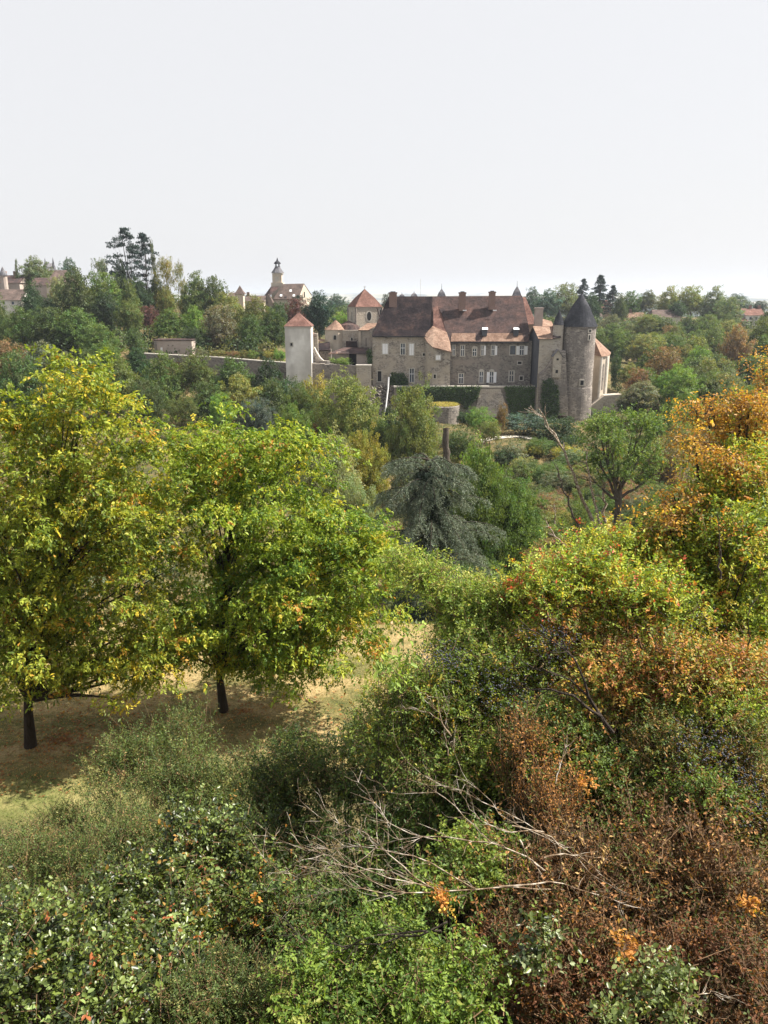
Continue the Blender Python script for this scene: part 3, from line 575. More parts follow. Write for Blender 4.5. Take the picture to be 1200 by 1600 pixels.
# link building next to it, with handrail steps
lk = thing('gate_lodge', (XX(491, 540, 153), 153, -1), 'narrow ochre gatehouse tucked behind the square tower', 'building')
MB().box(XX(485.5, 535, 153), XX(493, 535, 153), 153, 158, -2, ZZ(524, 153)).build('wall', M['render_warm'], lk); MB().box(XX(490.5, 535, 152.7), XX(496.5, 535, 152.7), 152.7, 153.8, -2, ZZ(521, 153)).build('pillar', M['stone'], lk)
slab('roof', M['tile_red'], [P(485, 524.5, 152.6), P(494, 525, 152.6), P(493, 520, 156), P(486, 520, 156)], lk)
st = thing('stair_ramp', (XX(500, 557, 150.5), 150.5, -1), 'steps with a pale sloping parapet beside the square tower', 'steps')
for o_, wd in ((0, .0), (-5, 0)):
    pts = [P(491 + o_, 544, 151.5), P(495 + o_, 552, 151.0), P(500 + o_, 560, 150.6), P(505 + o_, 565, 150.3), P(516 + o_, 566, 150.1)]
    mb = MB()
    for p, r in zip(pts[:-1], pts[1:]):
        mb.poly([p, r, r + (0, 0, .22), p + (0, 0, .22)]).poly([p + (0, 0, .22), r + (0, 0, .22), r + (.1, .35, .22), p + (.1, .35, .22)]).poly([p + (0, .02, 0), r + (0, .02, 0), (r[0], r[1] + .02, -2), (p[0], p[1] + .02, -2)])
    mb.build('parapet', M['coping'] if o_ == 0 else M['stone_dark'], st)
# ------------------------------------------------------------------ abbey church
ab = thing('abbey_church', (XX(565, 530, 168), 166, -2), 'romanesque abbey church with broad red lantern roof left of the chateau', 'church')
DA = 168
LROT = R(-116)
def octo(px0, px1, D, pyref, z0, z1, rot, m, name, n=4, dscale=1.0):
    x0, x1 = XX(px0, pyref, D), XX(px1, pyref, D); r = (x1 - x0) / 2 / .9 ; xc = (x0 + x1) / 2
    return xc, r, MB().cyl(xc, D, z0, z1, r, r, n, True, rot).build(name, m, ab)
xc, r8, _ = octo(543.5, 596.5, DA, 495, -3, ZZ(479, DA), LROT, M['stone_pale'], 'lantern_wall')
MB().lathe(xc, DA, [(r8 * 1.06, ZZ(479.5, DA - 3)), (r8 * .62, ZZ(466, DA)), (r8 * .3, ZZ(458.5, DA)), (.05, ZZ(451.5, DA))], 4, LROT).build('lantern_roof', M['tile_red'], ab)
MB().cyl(xc, DA, ZZ(452, DA), ZZ(446.5, DA), .06, .03, 6).box(xc - .3, xc + .3, DA - .03, DA + .03, ZZ(448.6, DA), ZZ(448, DA)).build('cross', M['stone_pale'], ab)
def face_oct(px, py0, py1, wpx, oval, name='window'):
    # put a window on the octagon face under that pixel
    x = XX(px, 495, DA - r8 * .9) - xc
    best = None
    for k in range(4):
        a0 = LROT + k * math.pi / 2; a1 = a0 + math.pi / 2; p = np.array([math.cos(a0), math.sin(a0)]) * r8; q_ = np.array([math.cos(a1), math.sin(a1)]) * r8
        if min(p[0], q_[0]) <= x <= max(p[0], q_[0]) and (p[1] + q_[1]) < 0: best = (p, q_)
    if best is None: return
    p, q_ = best; t = (x - p[0]) / (q_[0] - p[0]); c = p + (q_ - p) * t; d = nrm(q_ - p); nn = np.array([d[1], -d[0]]); nn = nn if nn @ c > 0 else -nn
    y = DA + c[1]; z0, z1 = ZZ(py1, y), ZZ(py0, y); W = wpx * SCL(495, y) / 2
    for g_, m_, o_, nm in ((.3, M['trim'], .04, name), (0, M['void'], .07, 'opening')):
        v = []
        for a in np.linspace(0, 2 * math.pi, 18, endpoint=False):
            sx, sz = math.cos(a) * (W + g_), math.sin(a)
            if oval: z = (z0 + z1) / 2 + sz * ((z1 - z0) / 2 + g_)
            else: z = (z1 - W + sz * (W + g_)) if sz > 0 else z0 - g_ * .3
            v.append((xc + c[0] + d[0] * sx + nn[0] * o_, DA + c[1] + d[1] * sx + nn[1] * o_, z))
        MB().poly(v).build(nm, m_, ab)
face_oct(576.5, 487, 501, 7, True); face_oct(549.5, 487, 501, 2.6, False); face_oct(594.6, 484, 496, 2, False)
for k in range(4):
    a = LROT + k * math.pi / 2
    if math.sin(a) < .6: MB().cyl(xc + math.cos(a) * r8, DA + math.sin(a) * r8, -3, ZZ(479.6, DA) - .1, .22, .22, 6).build('quoin', M['stone_dark'], ab)
tube_obj('downpipe', [np.array(P(589, 481, DA - r8 - .4)) - np.array(ab.location), np.array(P(595, 500, DA - r8 - .4)) - np.array(ab.location), np.array(P(596, 503, DA - r8 - .4)) - np.array(ab.location)], (.12, .12), M['tile_brown'], ab)
# choir apse left
D1 = 162; xa = XX(524, 530, D1); ra_ = 17.5 * SCL(530, D1)
MB().cyl(xa, D1 + 2, -4, ZZ(515, D1), ra_, ra_, 12, True, R(15)).build('apse_wall', M['render_warm'], ab)
MB().lathe(xa, D1 + 2, [(ra_ * 1.08, ZZ(515.5, D1)), (ra_ * .5, ZZ(507.5, D1 + 1)), (.05, ZZ(500, D1 + 2))], 12, R(15)).build('apse_roof', M['tile_orange'], ab)
x0, x1 = XX(535, 530, D1), XX(562, 530, D1)
MB().box(x0, x1, D1 - .4, D1 + 8, -4, ZZ(516, D1)).build('choir_wall', M['stone'], ab)
MB().lathe((x0 + x1) / 2 - .6, D1 + 3, [(2.7, ZZ(516.3, D1)), (2.0, ZZ(508, D1 + 1)), (.05, ZZ(501, D1 + 3))], 14).build('choir_roof', M['tile_brown'], ab)
for px, py, w_, h_ in ((523, 527.5, 4, 7), (549.5, 530, 3, 5)):
    a, b, c, d = wrect(px - w_ / 2, px + w_ / 2, py - h_ / 2, py + h_ / 2, D1 - 1.0); yw = D1 + 2 - ra_ * .985 if px < 530 else D1 - .42
    xm_ = (a + b) / 2; wv = [(a, c), (b, c), (b, d - .3), (xm_ + (b - a) * .3, d - .05), (xm_, d), (xm_ - (b - a) * .3, d - .05), (a, d - .3)]
    MB().poly([(xm_ + (x - xm_) * 1.7, yw - .06, z + (.12 if z > c else -.05)) for x, z in wv]).build('window', M['trim'], ab); MB().poly([(x, yw - .09, z) for x, z in wv]).build('opening', M['void'], ab)
# south chapel
x0, x1 = XX(561, 530, 160), XX(581, 530, 160)
MB().box(x0, x1, 160, 170, -4, ZZ(515, 160)).build('chapel_wall', M['stone_pale'], ab)
MB().box(x0 - .1, x0 + .4, 159.8, 160.4, -4, ZZ(516, 160)).box(x1 - .4, x1 + .1, 159.8, 160.4, -4, ZZ(516, 160)).build('pilaster', M['render_warm'], ab)
MB().box(XX(571, 530, 159.9), XX(573, 530, 159.9), 159.93, 160.1, ZZ(541, 160), ZZ(528, 160)).build('opening', M['stone_dark'], ab)
slab('chapel_roof', M['tile_orange'], [P(559.5, 515.5, 159.6), P(577, 515.8, 159.6), P(592, 505, 164), P(574, 505, 164)], ab)
MB().poly([P(577, 516, 159.65), P(600, 506, 163), P(602, 545, 159.7), P(579, 545, 159.6)]).build('transept_wall', M['stone'], ab)
slab('nave_roof', M['tile_orange'], [P(595, 499, 171), P(608, 500, 171), P(608, 480, 174), P(597, 480.5, 174)], ab)
# cluster of low court outbuildings
ob = thing('outbuildings', (XX(545, 555, 153), 153, -2), 'low brown-roofed outbuildings in the court in front of the abbey church', 'building')
MB().box(XX(527, 555, 153.5), XX(545, 555, 153.5), 153.5, 158, -2, ZZ(550, 153.5)).box(XX(557, 555, 152.5), XX(575, 555, 152.5), 152.5, 157, -3, ZZ(552, 152.5)).build('wall', M['render_pink'], ob)
MB().box(XX(545, 555, 155), XX(560, 555, 155), 155, 158, -2, ZZ(548, 155)).build('porch_void', M['void'], ob)
slab('roof', M['tile_brown'], [P(514, 552, 152.8), P(577, 552.5, 151.9), P(577, 543, 158), P(536, 543, 158)], ob)
slab('roof', M['tile_orange'], [P(513, 553, 152.6), P(528, 552, 152.6), P(527, 549, 154.5), P(517, 550, 154.5)], ob)
MB().box(XX(541, 540, 159), XX(558, 540, 159), 158.2, 159.6, -2, ZZ(533, 159)).build('shed', M['tile_dark'], ob)
MB().box(XX(496, 550, 157), XX(517, 550, 157), 157, 159, -2, ZZ(546, 157)).build('wall', M['stone_dark'], ob)
slab('roof', M['tile_dark'], [P(495, 547, 156.6), P(517, 547, 156.6), P(515, 534, 161), P(497, 536, 161)], ob)
slab('roof', M['tile_orange'], [P(497, 533, 161.5), P(508, 533, 161.5), P(507, 530, 163), P(498, 529, 163)], ob)

# ------------------------------------------------------------------ town church with belfry
DCH = 262
tc_ = thing('parish_church', (XX(450, 470, DCH), DCH, 6), 'parish church on the skyline with a slender slate-topped belfry', 'church')
def bx(px0, px1, py0, py1, D, dep, z0=None): return XX(px0, (py0 + py1) / 2, D), XX(px1, (py0 + py1) / 2, D), D, D + dep, (ZZ(py1, D) if z0 is None else z0), ZZ(py0, D)
MB().box(*bx(425.5, 440, 427, 447, DCH, 3.2, 2)).box(*bx(423.5, 442, 441.5, 447, DCH - .4, 4, 2)).build('belfry_wall', M['render_warm'], tc_)
xk = XX(432.7, 420, DCH); rk = 8.2 * SCL(420, DCH); yk = DCH + 1.6
MB().box(xk - rk, xk + rk, yk - rk, yk + rk, ZZ(428, DCH), ZZ(426.3, DCH)).build('cornice', M['coping'], tc_)
MB().lathe(xk, yk, [(rk * 1.3, ZZ(426.2, DCH)), (rk * .75, ZZ(420, DCH)), (rk * .5, ZZ(416.5, DCH)), (rk * .58, ZZ(416, DCH))], 8, R(22.5)).build('belfry_roof', M['slate_light'], tc_)
for a in range(4):
    q_ = R(45 + 90 * a); MB().cyl(xk + math.cos(q_) * rk * .4, yk + math.sin(q_) * rk * .4, ZZ(416.3, DCH), ZZ(411, DCH), .16, .16, 6).build('lantern_post', M['slate'], tc_)
MB().lathe(xk, yk, [(rk * .72, ZZ(412, DCH)), (rk * .55, ZZ(409.5, DCH)), (rk * .2, ZZ(407, DCH)), (.04, ZZ(402, DCH))], 8).build('lantern_roof', M['slate'], tc_)
MB().box(*bx(430, 435.5, 432, 440, DCH - .02, .1)).build('clock', M['trim'], tc_)
# nave: gable end to the right
gx0, gx1 = XX(462, 470, 258), XX(487, 470, 258)
g0 = P(465, 478, 256.5); g1 = P(488, 472, 264); gt = P(474.5, 443.5, 260); 
mb = MB().poly([(g0[0], g0[1], 0), (g1[0], g1[1], 0), P(486.5, 462, 264), gt, P(465, 467, 256.5)]); mb.build('gable', M['render_warm'], tc_)
MB().box(XX(475, 460, 259.6), XX(476.6, 460, 259.6), 259.2, 259.5, ZZ(465, 259), ZZ(456, 259)).build('slit', M['void'], tc_)
slab('nave_roof', M['tile_grey'], [P(426.5, 467.5, 255.5), P(466, 467.5, 255.5), P(475, 443, 260), P(442, 443.8, 260)], tc_)
slab('nave_roof', M['tile_grey'], [P(442, 443.8, 260), P(475, 443, 260), P(487.5, 461, 265), P(450, 461, 266)], tc_)
MB().poly([P(428, 467, 256), P(465, 467, 256), P(465, 490, 256), P(428, 490, 256)]).build('nave_wall', M['render_warm'], tc_)
for px, py in ((454, 454), (439, 461.5), (459, 461.5)): MB().poly([P(px - 1.8, py + 1.5, 256), P(px + 1.8, py + 1.5, 256), P(px + 2, py - 1.6, 256.6), P(px - 1.4, py - 1.6, 256.6)]).build('skylight', M['white'], tc_)
slab('aisle_roof', M['tile_brown'], [P(410, 466, 258), P(421, 462, 254), P(437, 447.5, 258), P(423, 448, 260)], tc_)
MB().poly([P(411, 466, 254.5), P(420, 459, 254.2), P(431, 481, 253), P(420, 490, 253), P(411, 490, 254.5)]).build('transept_gable', M['stone_dark'], tc_)
slab('transept_roof', M['tile_grey'], [P(419, 459.5, 253.7), P(421, 459, 256), P(433, 480, 255), P(431, 482, 252.6)], tc_, .2)
# pointed turret and roofs near it
tt = thing('pointed_turret', (XX(373.5, 460, 240), 240, 6), 'small square turret with steep brown pointed roof left of the parish church', 'turret')
MB().box(*bx(367.5, 380, 459, 475, 240, 2.6, 3)).build('wall', M['render_warm'], tt); x = XX(373.7, 452, 240); MB().lathe(x, 241.3, [(2.2, ZZ(459.5, 240)), (1.2, ZZ(454, 240)), (.04, ZZ(446, 240))], 4, math.pi / 4).build('roof', M['tile_grey'], tt)
def house(label, px0, px1, pye, pyr, pyb, D, dep, rm_, wm, inset=.0, hip=0, wins=(), left_gable=None, chim=None, cat='house'):
    """ridge parallel to the picture; hip = inset of the ridge ends in photo pixels"""
    zb = ZZ(pyb, D) - 3; o = thing('house', (XX((px0 + px1) / 2, pye, D), D, ZZ(pyb, D)), label, cat)
    x0, x1 = XX(px0, pye, D), XX(px1, pye, D); ze, zr = ZZ(pye, D), ZZ(pyr, D + dep / 2)
    hx = hip * SCL(pyr, D); e = .35
    hs = []
    for (a, b, c, d) in wins: r_ = wrect(a, b, c, d, D); hs.append(r_)
    mb = MB().wall((x0, D), (x1, D), zb, ze, [(a - x0, b - x0, c, d) for a, b, c, d in hs]).wall((x1, D), (x1, D + dep), zb, ze).wall((x1, D + dep), (x0, D + dep), zb, ze).wall((x0, D + dep), (x0, D), zb, ze)
    if hip == 0: mb.poly([(x0, D, ze), (x0, D + dep, ze), (x0, D + dep / 2, zr - .1)]).poly([(x1, D, ze), (x1, D + dep, ze), (x1, D + dep / 2, zr - .1)])
    mb.build('wall', M[wm], o)
    a, b = (x0 - e, D - e, ze - .15), (x1 + e, D - e, ze - .15); c, d = (x1 + e, D + dep + e, ze - .15), (x0 - e, D + dep + e, ze - .15)
    r0, r1 = (x0 - e + hx, D + dep / 2, zr), (x1 + e - hx, D + dep / 2, zr)
    mb = MB().poly([a, b, r1, r0]).poly([c, d, r0, r1]).poly([a, b, c, d])
    if hip: mb.poly([b, c, r1]).poly([d, a, r0])
    rf = mb.build('roof', M[rm_], o)
    for a, b, c, d in hs: window(o, a, b, c, d, D, 'pane', False, False)
    for cpx in (chim or ()):
        x = XX(cpx, pyr, D + dep / 2); MB().box(x - .4, x + .4, D + dep / 2 - .4, D + dep / 2 + .4, zr - .6, zr + 1.1).build('chimney', M['brick'], o)
    return o
house('low house with brown gabled roof partly hidden left of the parish church', 383, 412, 470, 462, 480, 250, 7, 'tile_grey', 'render_warm', chim=(388,))
house('pale gabled house end peeping over the trees right of the pointed turret', 357, 368, 463, 457, 472, 252, 7, 'tile_grey', 'render_warm')
house('long house with brown roof and pale wall at the left edge of the skyline', -30, 33, 468, 452, 480, 205, 8, 'tile_grey', 'render', wins=((4, 8, 471, 476), (18, 22, 471, 476)))
house('dark purple-brown roofed house behind the long house at the left edge', -20, 30, 441, 430, 456, 225, 9, 'tile_brown', 'render_pink', chim=(8, 24))
house('pavilion with tall hipped pinkish roof among trees at upper left', 72, 104, 445, 422, 478, 212, 8, 'tile_grey', 'render_warm', hip=9, wins=((84, 87, 452, 458),))
house('lower brown roof against the left side of the hipped pavilion', 48, 72, 445, 434, 470, 214, 8, 'tile_brown', 'render_pink')
house('white-walled farm with bright orange roof right of the tower', 966, 1010, 501, 488, 512, 290, 9, 'tile_orange', 'render_warm', wins=((980, 984, 505, 510),), chim=(985,))
house('wide pale house with brown hipped roof right of the orange-roofed farm', 1020, 1063, 495, 484, 508, 285, 10, 'tile_grey', 'render', hip=7, wins=((1034, 1037, 498, 503), (1048, 1051, 498, 503)))
house('two-storey pale house with windows at the right edge of the hillside', 1166, 1196, 492, 482, 510, 275, 9, 'tile_red', 'render', wins=((1171, 1174.5, 495, 499.5), (1180, 1183.5, 495, 499.5), (1189, 1192.5, 495, 499.5), (1171, 1174.5, 502, 507), (1180, 1183.5, 502, 507)), chim=(1172, 1186))
house('small side house with low red roof left of the two-storey house', 1154, 1167, 501, 492, 510, 274, 7, 'tile_red', 'render_warm')
house('brownish roofed house just below the dark firs', 937, 957, 481, 469, 490, 315, 9, 'tile_red', 'render_pink', hip=4)
house('small white cottage half hidden beside the tower roof', 926, 941, 494, 489, 503, 300, 6, 'tile_grey', 'render')
house('tiny pink house showing through the trees left of the tall grey-green trees', 1113, 1124, 494, 487, 503, 300, 6, 'tile_red', 'render_pink')
gh = thing('garden_house', (XX(265, 545, 162), 162, 0), 'long pinkish garden building wall half hidden by trees above the garden wall', 'building')
MB().box(XX(241, 545, 162), XX(300, 545, 162), 162, 166, -2, ZZ(532, 162)).build('wall', M['render_pink'], gh)
MB().box(XX(240, 545, 161.8), XX(301, 545, 161.8), 161.8, 166.2, ZZ(532, 162), ZZ(530.5, 162)).build('coping', M['tile_brown'], gh)
a, b, c, d = wrect(241, 245, 534, 551, 161.9); MB().box(a, b, 161.85, 161.98, c, d).build('door', M['stone_dark'], gh); a, b, c, d = wrect(251, 254, 543, 551, 161.9); MB().box(a, b, 161.8, 161.97, c, d).build('door', M['white'], gh)
# twin pinnacles of a distant church at far left
tp = thing('town_gate', (XX(75, 410, 245), 245, 8), 'distant slate roof with two thin pinnacles among trees at far left', 'church')
MB().box(*bx(66, 84, 422, 440, 245, 6, 6)).build('wall', M['render_warm'], tp); 
for px, py in ((68.5, 403), (81, 402)): x = XX(px, 410, 245); MB().lathe(x, 246, [(.8, ZZ(423, 245)), (.35, ZZ(413, 245)), (.03, ZZ(py, 245))], 6).build('pinnacle', M['slate_light'], tp)
slab('roof', M['slate_light'], [P(66, 423, 244.5), P(85, 423, 244.5), P(82, 411, 248), P(68, 411, 248)], tp)
te = thing('pointed_turret', (XX(4, 425, 220), 220, 8), 'slender turret with steep slate point at the far left edge', 'turret')
x = XX(4, 420, 220); MB().cyl(x, 220, 6, ZZ(430, 220), .9, .9, 10).build('wall', M['render_pink'], te); MB().lathe(x, 220, [(1.15, ZZ(430.5, 220)), (.04, ZZ(416.5, 220))], 10).build('roof', M['slate_light'], te)
# radio mast, hair thin
ms = MB().cyl(XX(657, 445, 175), 175, 5, ZZ(436, 175), .05, .03, 5).build('mast', M['stone_pale']); tag(ms, 'hair-thin mast rising above the dark left end of the chateau roof', 'mast')
# ------------------------------------------------------------------ foliage generators
def unit(n, rng): return nrm(rng.normal(size=(n, 3)))
def dnoise(d, rng, amp=.22):
    s = np.ones(len(d))
    for k in range(7):
        w = rng.normal(size=3) * (2 + k * .9); s += amp / (1 + k * .35) * np.sin(d @ w + rng.uniform(0, 6.3))
    return s
def in_ells(ells, n, rng, shell=.45, amp=.2):
    """points in a union of ellipsoids (cx,cy,cz,rx,ry,rz[,w]); returns centres, outward dirs, index"""
    E = np.array([e[:6] for e in ells], float); w = np.array([(e[6] if len(e) > 6 else 1) * (e[3] * e[4] * e[5]) ** (2 / 3) for e in ells]); w /= w.sum()
    k = rng.choice(len(E), n, p=w); d = unit(n, rng); s = np.ones(n)
    for i in range(len(E)):
        m = k == i
        if m.any(): s[m] = dnoise(d[m], rng, amp)
    r = rng.uniform(0, 1, n) ** shell
    p = E[k, :3] + d * E[k, 3:6] * (r * s)[:, None]
    return p, nrm(d / E[k, 3:6]), k
def palette(pal, n, rng, jit=.22):
    W = np.array([c[3] for c in pal], float); W /= W.sum(); C = np.array([c[:3] for c in pal])
    i = rng.choice(len(C), n, p=W); return C[i]
def shoots(cen, out, cr, nsh, shl, nlf, leafL, pal, rng, up=.5, droop=.3, flat=1., mixp=.25, spread=.9, jit=.25, pal_leaf=None):
    """clumps -> shoots -> leaves.  returns leaf arrays and shoot polylines"""
    n = len(cen); c = np.repeat(cen, nsh, 0); o = np.repeat(out, nsh, 0); m = len(c)
    st = c + rng.normal(size=(m, 3)) * cr * np.array([1, 1, flat]) * .5
    d = nrm(o * .55 + rng.normal(size=(m, 3)) * .6 + np.array([0, 0, up]))
    L = shl * rng.uniform(.6, 1.3, m)
    tt = (np.arange(nlf) + .6) / nlf
    pos = st[:, None] + d[:, None] * (L[:, None] * tt[None])[..., None] - np.array([0, 0, 1.]) * (droop * L[:, None] * tt[None] ** 2)[..., None]
    tang = d[:, None] - np.array([0, 0, 1.]) * (2 * droop * tt[None])[..., None]
    side = nrm(np.cross(d, rng.normal(size=(m, 3))))
    sg = np.where(np.arange(nlf) % 2 == 0, 1, -1)[None, :, None]
    A = nrm(tang * .6 + side[:, None] * sg * spread + rng.normal(size=(m, nlf, 3)) * .3)
    N = nrm(rng.normal(size=(m, nlf, 3)) * .55 + np.array([0, 0, 1.]))
    LL = leafL * rng.uniform(.5, 1.45, (m, nlf))
    cc = np.repeat(palette(pal, n, rng), nsh, 0)                      # clump tone
    alt = palette(pal, m, rng); k = rng.uniform(size=m) < mixp; cc[k] = alt[k]
    C = np.repeat(cc[:, None], nlf, 1).reshape(-1, 3)
    if mixp > 0:
        k = rng.uniform(size=len(C)) < mixp * .6; C[k] = palette(pal_leaf or pal, k.sum(), rng)
    C = C * rng.uniform(1 - jit, 1 + jit, (len(C), 1))
    poly = st[:, None] + d[:, None] * (L[:, None] * np.array([0, .5, 1.])[None])[..., None] - np.array([0, 0, 1.]) * (droop * L[:, None] * np.array([0, .25, 1.])[None])[..., None]
    return pos.reshape(-1, 3), A.reshape(-1, 3), N.reshape(-1, 3), LL.reshape(-1), C, poly
def limbs(name, base, top, cen, n, r0, rng, m='bark', trunk_r=None, lean=None, k=7, sides=6):
    """trunk + n limbs to crown points, one mesh"""
    base = np.array(base, float); top = np.array(top, float)
    t = np.linspace(0, 1, 9)[:, None]; tp = base + (top - base) * t; bend = rng.normal(size=3) * np.array([1, 1, 0]) * np.linalg.norm(top - base) * .035
    tp = tp + bend * np.sin(t * math.pi * 1.5)
    rr = r0 * (1 - .78 * t[:, 0]); rr[0] *= 1.35
    ms = [tubes('t', tp[None], rr[None], 10)]
    if n:
        idx = rng.choice(len(cen), min(n, len(cen)), replace=False); e = cen[idx]
        f = np.clip((e[:, 2] - base[2]) / (top[2] - base[2]) * .75 - .12 + rng.uniform(-.1, .05, len(e)), .16, .92)
        s0 = np.stack([np.interp(f, t[:, 0], tp[:, i]) for i in range(3)], 1); rs = np.interp(f, t[:, 0], rr) * .5
        tt = np.linspace(0, 1, k)[None, :, None]; mid = s0 * .5 + e * .5 + np.array([0, 0, 1]) * (np.linalg.norm(e - s0, axis=1) * .06)[:, None] + rng.normal(size=e.shape) * (np.linalg.norm(e - s0, axis=1) * .07)[:, None]
        pp = s0[:, None] * (1 - tt) ** 2 + 2 * mid[:, None] * tt * (1 - tt) + e[:, None] * tt ** 2
        rad = rs[:, None] * (1 - .9 * np.linspace(0, 1, k)[None])
        ms.append(tubes('l', pp, rad, sides))
    me = joinm(name, ms)
    for x in ms: bpy.data.meshes.remove(x)
    return me
G_WAL = [(.11, .165, .02, 5), (.16, .21, .026, 5), (.22, .24, .03, 2.6), (.3, .25, .03, .8), (.28, .14, .03, .25), (.06, .11, .018, 4)]
G_WAL1 = [(.115, .155, .02, 5), (.17, .2, .026, 4), (.23, .235, .03, 3), (.34, .27, .03, 1.5), (.3, .16, .03, .6), (.065, .1, .018, 3)]
Z3 = np.array([0, 0, 1.])
def to_ell(px, py, hw, hh, D, dep=None, w=1): # image ellipse at depth D -> ellipsoid
    c = P(px, py, D); s = SCL(py, D); return (c[0], c[1], c[2], hw * s, (dep or hw * s), hh * s, w)
def loc_of(ells, off): return [(e[0] - off[0], e[1] - off[1], e[2] - off[2], *e[3:]) for e in ells]

# --- the two big walnut trees on the meadow
def walnut(seed, base_px, base_py, ells, top_px, top_py, pal, label, ncl, r0, zc=1.4):
    rng = np.random.default_rng(seed); b = hit(base_px, base_py); b[2] = float(hgt(b[0], b[1])) - .05
    t = thing('walnut_tree', b, label, 'tree', 'walnut trees on the dry meadow')
    E = loc_of([to_ell(*e) for e in ells], b); cen, out, k = in_ells(E, ncl, rng, .42, .2)
    kk = cen[:, 2] > zc; cen, out = cen[kk], out[kk]
    top = P(top_px, top_py, b[1]) - b
    me = limbs('trunk', (0, 0, 0), top, cen, 95, r0, rng); obj('trunk', me, M['bark_dark'], t)
    Pp, A, N, L, C, poly = shoots(cen, out, .4, 17, .25, 9, .098, pal, rng, up=.35, droop=.5, flat=.65, mixp=.35, spread=.95)
    A = nrm(A + np.array([0, 0, -.22]))
    obj('crown', leafmesh('crown', Pp, A, N, L, .5, C), M['leaf'], t)
    sel = rng.choice(len(poly), 1500, replace=False)
    obj('twigs', tubes('twigs', poly[sel], np.full((1500, 3), .006), 3), M['twig'], t)
    return t
walnut(11, 48, 1168, [(105, 745, 115, 130, 19.5), (60, 870, 165, 200, 19.5), (210, 860, 105, 230, 19.3), (235, 1040, 65, 80, 19.), (-40, 960, 150, 150, 19.5), (120, 1020, 120, 95, 19.5), (140, 615, 62, 52, 19.5, 1.2), (70, 660, 60, 50, 19.6)],
       105, 660, G_WAL1, 'tall yellowing walnut tree at the left edge, the larger and nearer of the two', 1050, .135, 2.3)
walnut(12, 350, 1118, [(395, 745, 125, 110, 21.5), (480, 880, 130, 140, 21.3), (370, 920, 110, 130, 21.3), (545, 960, 85, 125, 21.), (590, 860, 40, 42, 21., .7), (440, 1010, 110, 65, 21.3), (310, 1000, 55, 70, 21.5), (320, 730, 70, 80, 21.7)],
       372, 670, G_WAL, 'green walnut tree right of the taller yellowing one, with branches drooping over the lawn', 900, .12, 1.5)

# --- far and middle tree prototypes in a unit box: crown z 0..1, x,y -.5...5
def proto_crown(name, seed, ncl, per, cr, leaf, kind='round', matn='leaf'):
    rng = np.random.default_rng(seed)
    if kind == 'round': E = [(0, 0, .5, .38, .38, .44, 1.4)] + [(math.cos(a) * .24, math.sin(a) * .24, rng.uniform(.25, .62), .25, .25, .27) for a in rng.uniform(0, 6.3, 6)] + [(rng.uniform(-.12, .12), rng.uniform(-.12, .12), .8, .2, .2, .17)]
    elif kind == 'column': E = [(0, 0, .5, .36, .36, .5, 1)]
    elif kind == 'shrub': E = [(0, 0, .42, .4, .4, .45)] + [(math.cos(a) * .27, math.sin(a) * .27, rng.uniform(.3, .6), .2, .2, .28) for a in rng.uniform(0, 6.3, 7)]
    elif kind == 'airy': E = [(rng.uniform(-.28, .28), rng.uniform(-.28, .28), rng.uniform(.18, .86), .17, .17, .12) for _ in range(13)]
    elif kind == 'tall': E = [(rng.uniform(-.13, .13) * (1.3 - z), rng.uniform(-.13, .13), z, .3 * (1.15 - z) + .05, .3 * (1.15 - z) + .05, .16) for z in np.linspace(.15, .88, 7)]
    if kind in ('fir', 'cedar'):
        n = ncl; z = rng.uniform(0, 1, n) ** .85; 
        tiers = 13 if kind == 'fir' else 9
        nb = 130 if kind == 'fir' else 70; bz = np.sort(rng.uniform(.02, 1, nb) ** (.85 if kind == 'fir' else 1.0)); ba = rng.uniform(0, 6.3, nb); bl = rng.uniform(.45, 1.1, nb); bk_ = rng.integers(0, nb, n)
        z = bz[bk_] + rng.normal(size=n) * .006; a = ba[bk_] + rng.normal(size=n) * .16
        prof = (1 - z).clip(0) ** .8 * .5 + .03 if kind == 'fir' else np.where(z > .7, (1 - z) * 1.15 + .07, .42) * np.where(z < .3, .8, 1)
        r = rng.uniform(0.08, 1, n) ** .7 * prof * bl[bk_] * 1.15
        cen = np.stack([np.cos(a) * r, np.sin(a) * r, z * .97 - r * (.22 if kind == 'fir' else .1) + .02], 1); out = nrm(np.stack([np.cos(a), np.sin(a), z * 0], 1)); flat = .3
    else:
        cen, out, _ = in_ells(E, ncl, rng, .33, .16); flat = .8
        k = (cen[:, 2] > .0) & (cen[:, 2] < 1.02); cen, out = cen[k], out[k]
    n = len(cen); d = unit(n * per, rng); d[:, 2] *= flat; q = np.repeat(cen, per, 0) + d * cr * rng.uniform(.15, 1, (n * per, 1)) ** .6
    oo = np.repeat(out, per, 0)
    A = nrm(rng.normal(size=(n * per, 3)) + oo * .5 - Z3 * .1); N = nrm(oo * .7 + rng.normal(size=(n * per, 3)) * .5 + Z3 * .6)
    L = leaf * rng.uniform(.6, 1.35, n * per)
    tone = np.repeat(rng.uniform(.72, 1.3, n), per) * rng.uniform(.8, 1.2, n * per); hue = np.repeat(rng.normal(size=n) * .12, per)
    C = np.stack([tone * (1 + hue), tone, tone * (1 - .3 * hue)], 1)
    me = leafmesh(name, q, A, N, L, .62, C); me.materials.append(M[matn]); return me, cen
def proto_trunk(name, seed, cen, nl, r0, ht=.85, z0=-.55):
    rng = np.random.default_rng(seed); me = limbs(name, (0, 0, z0), (0, 0, ht), cen, nl, r0, rng, k=5, sides=5); me.materials.append(M['bark']); return me
PR = {}
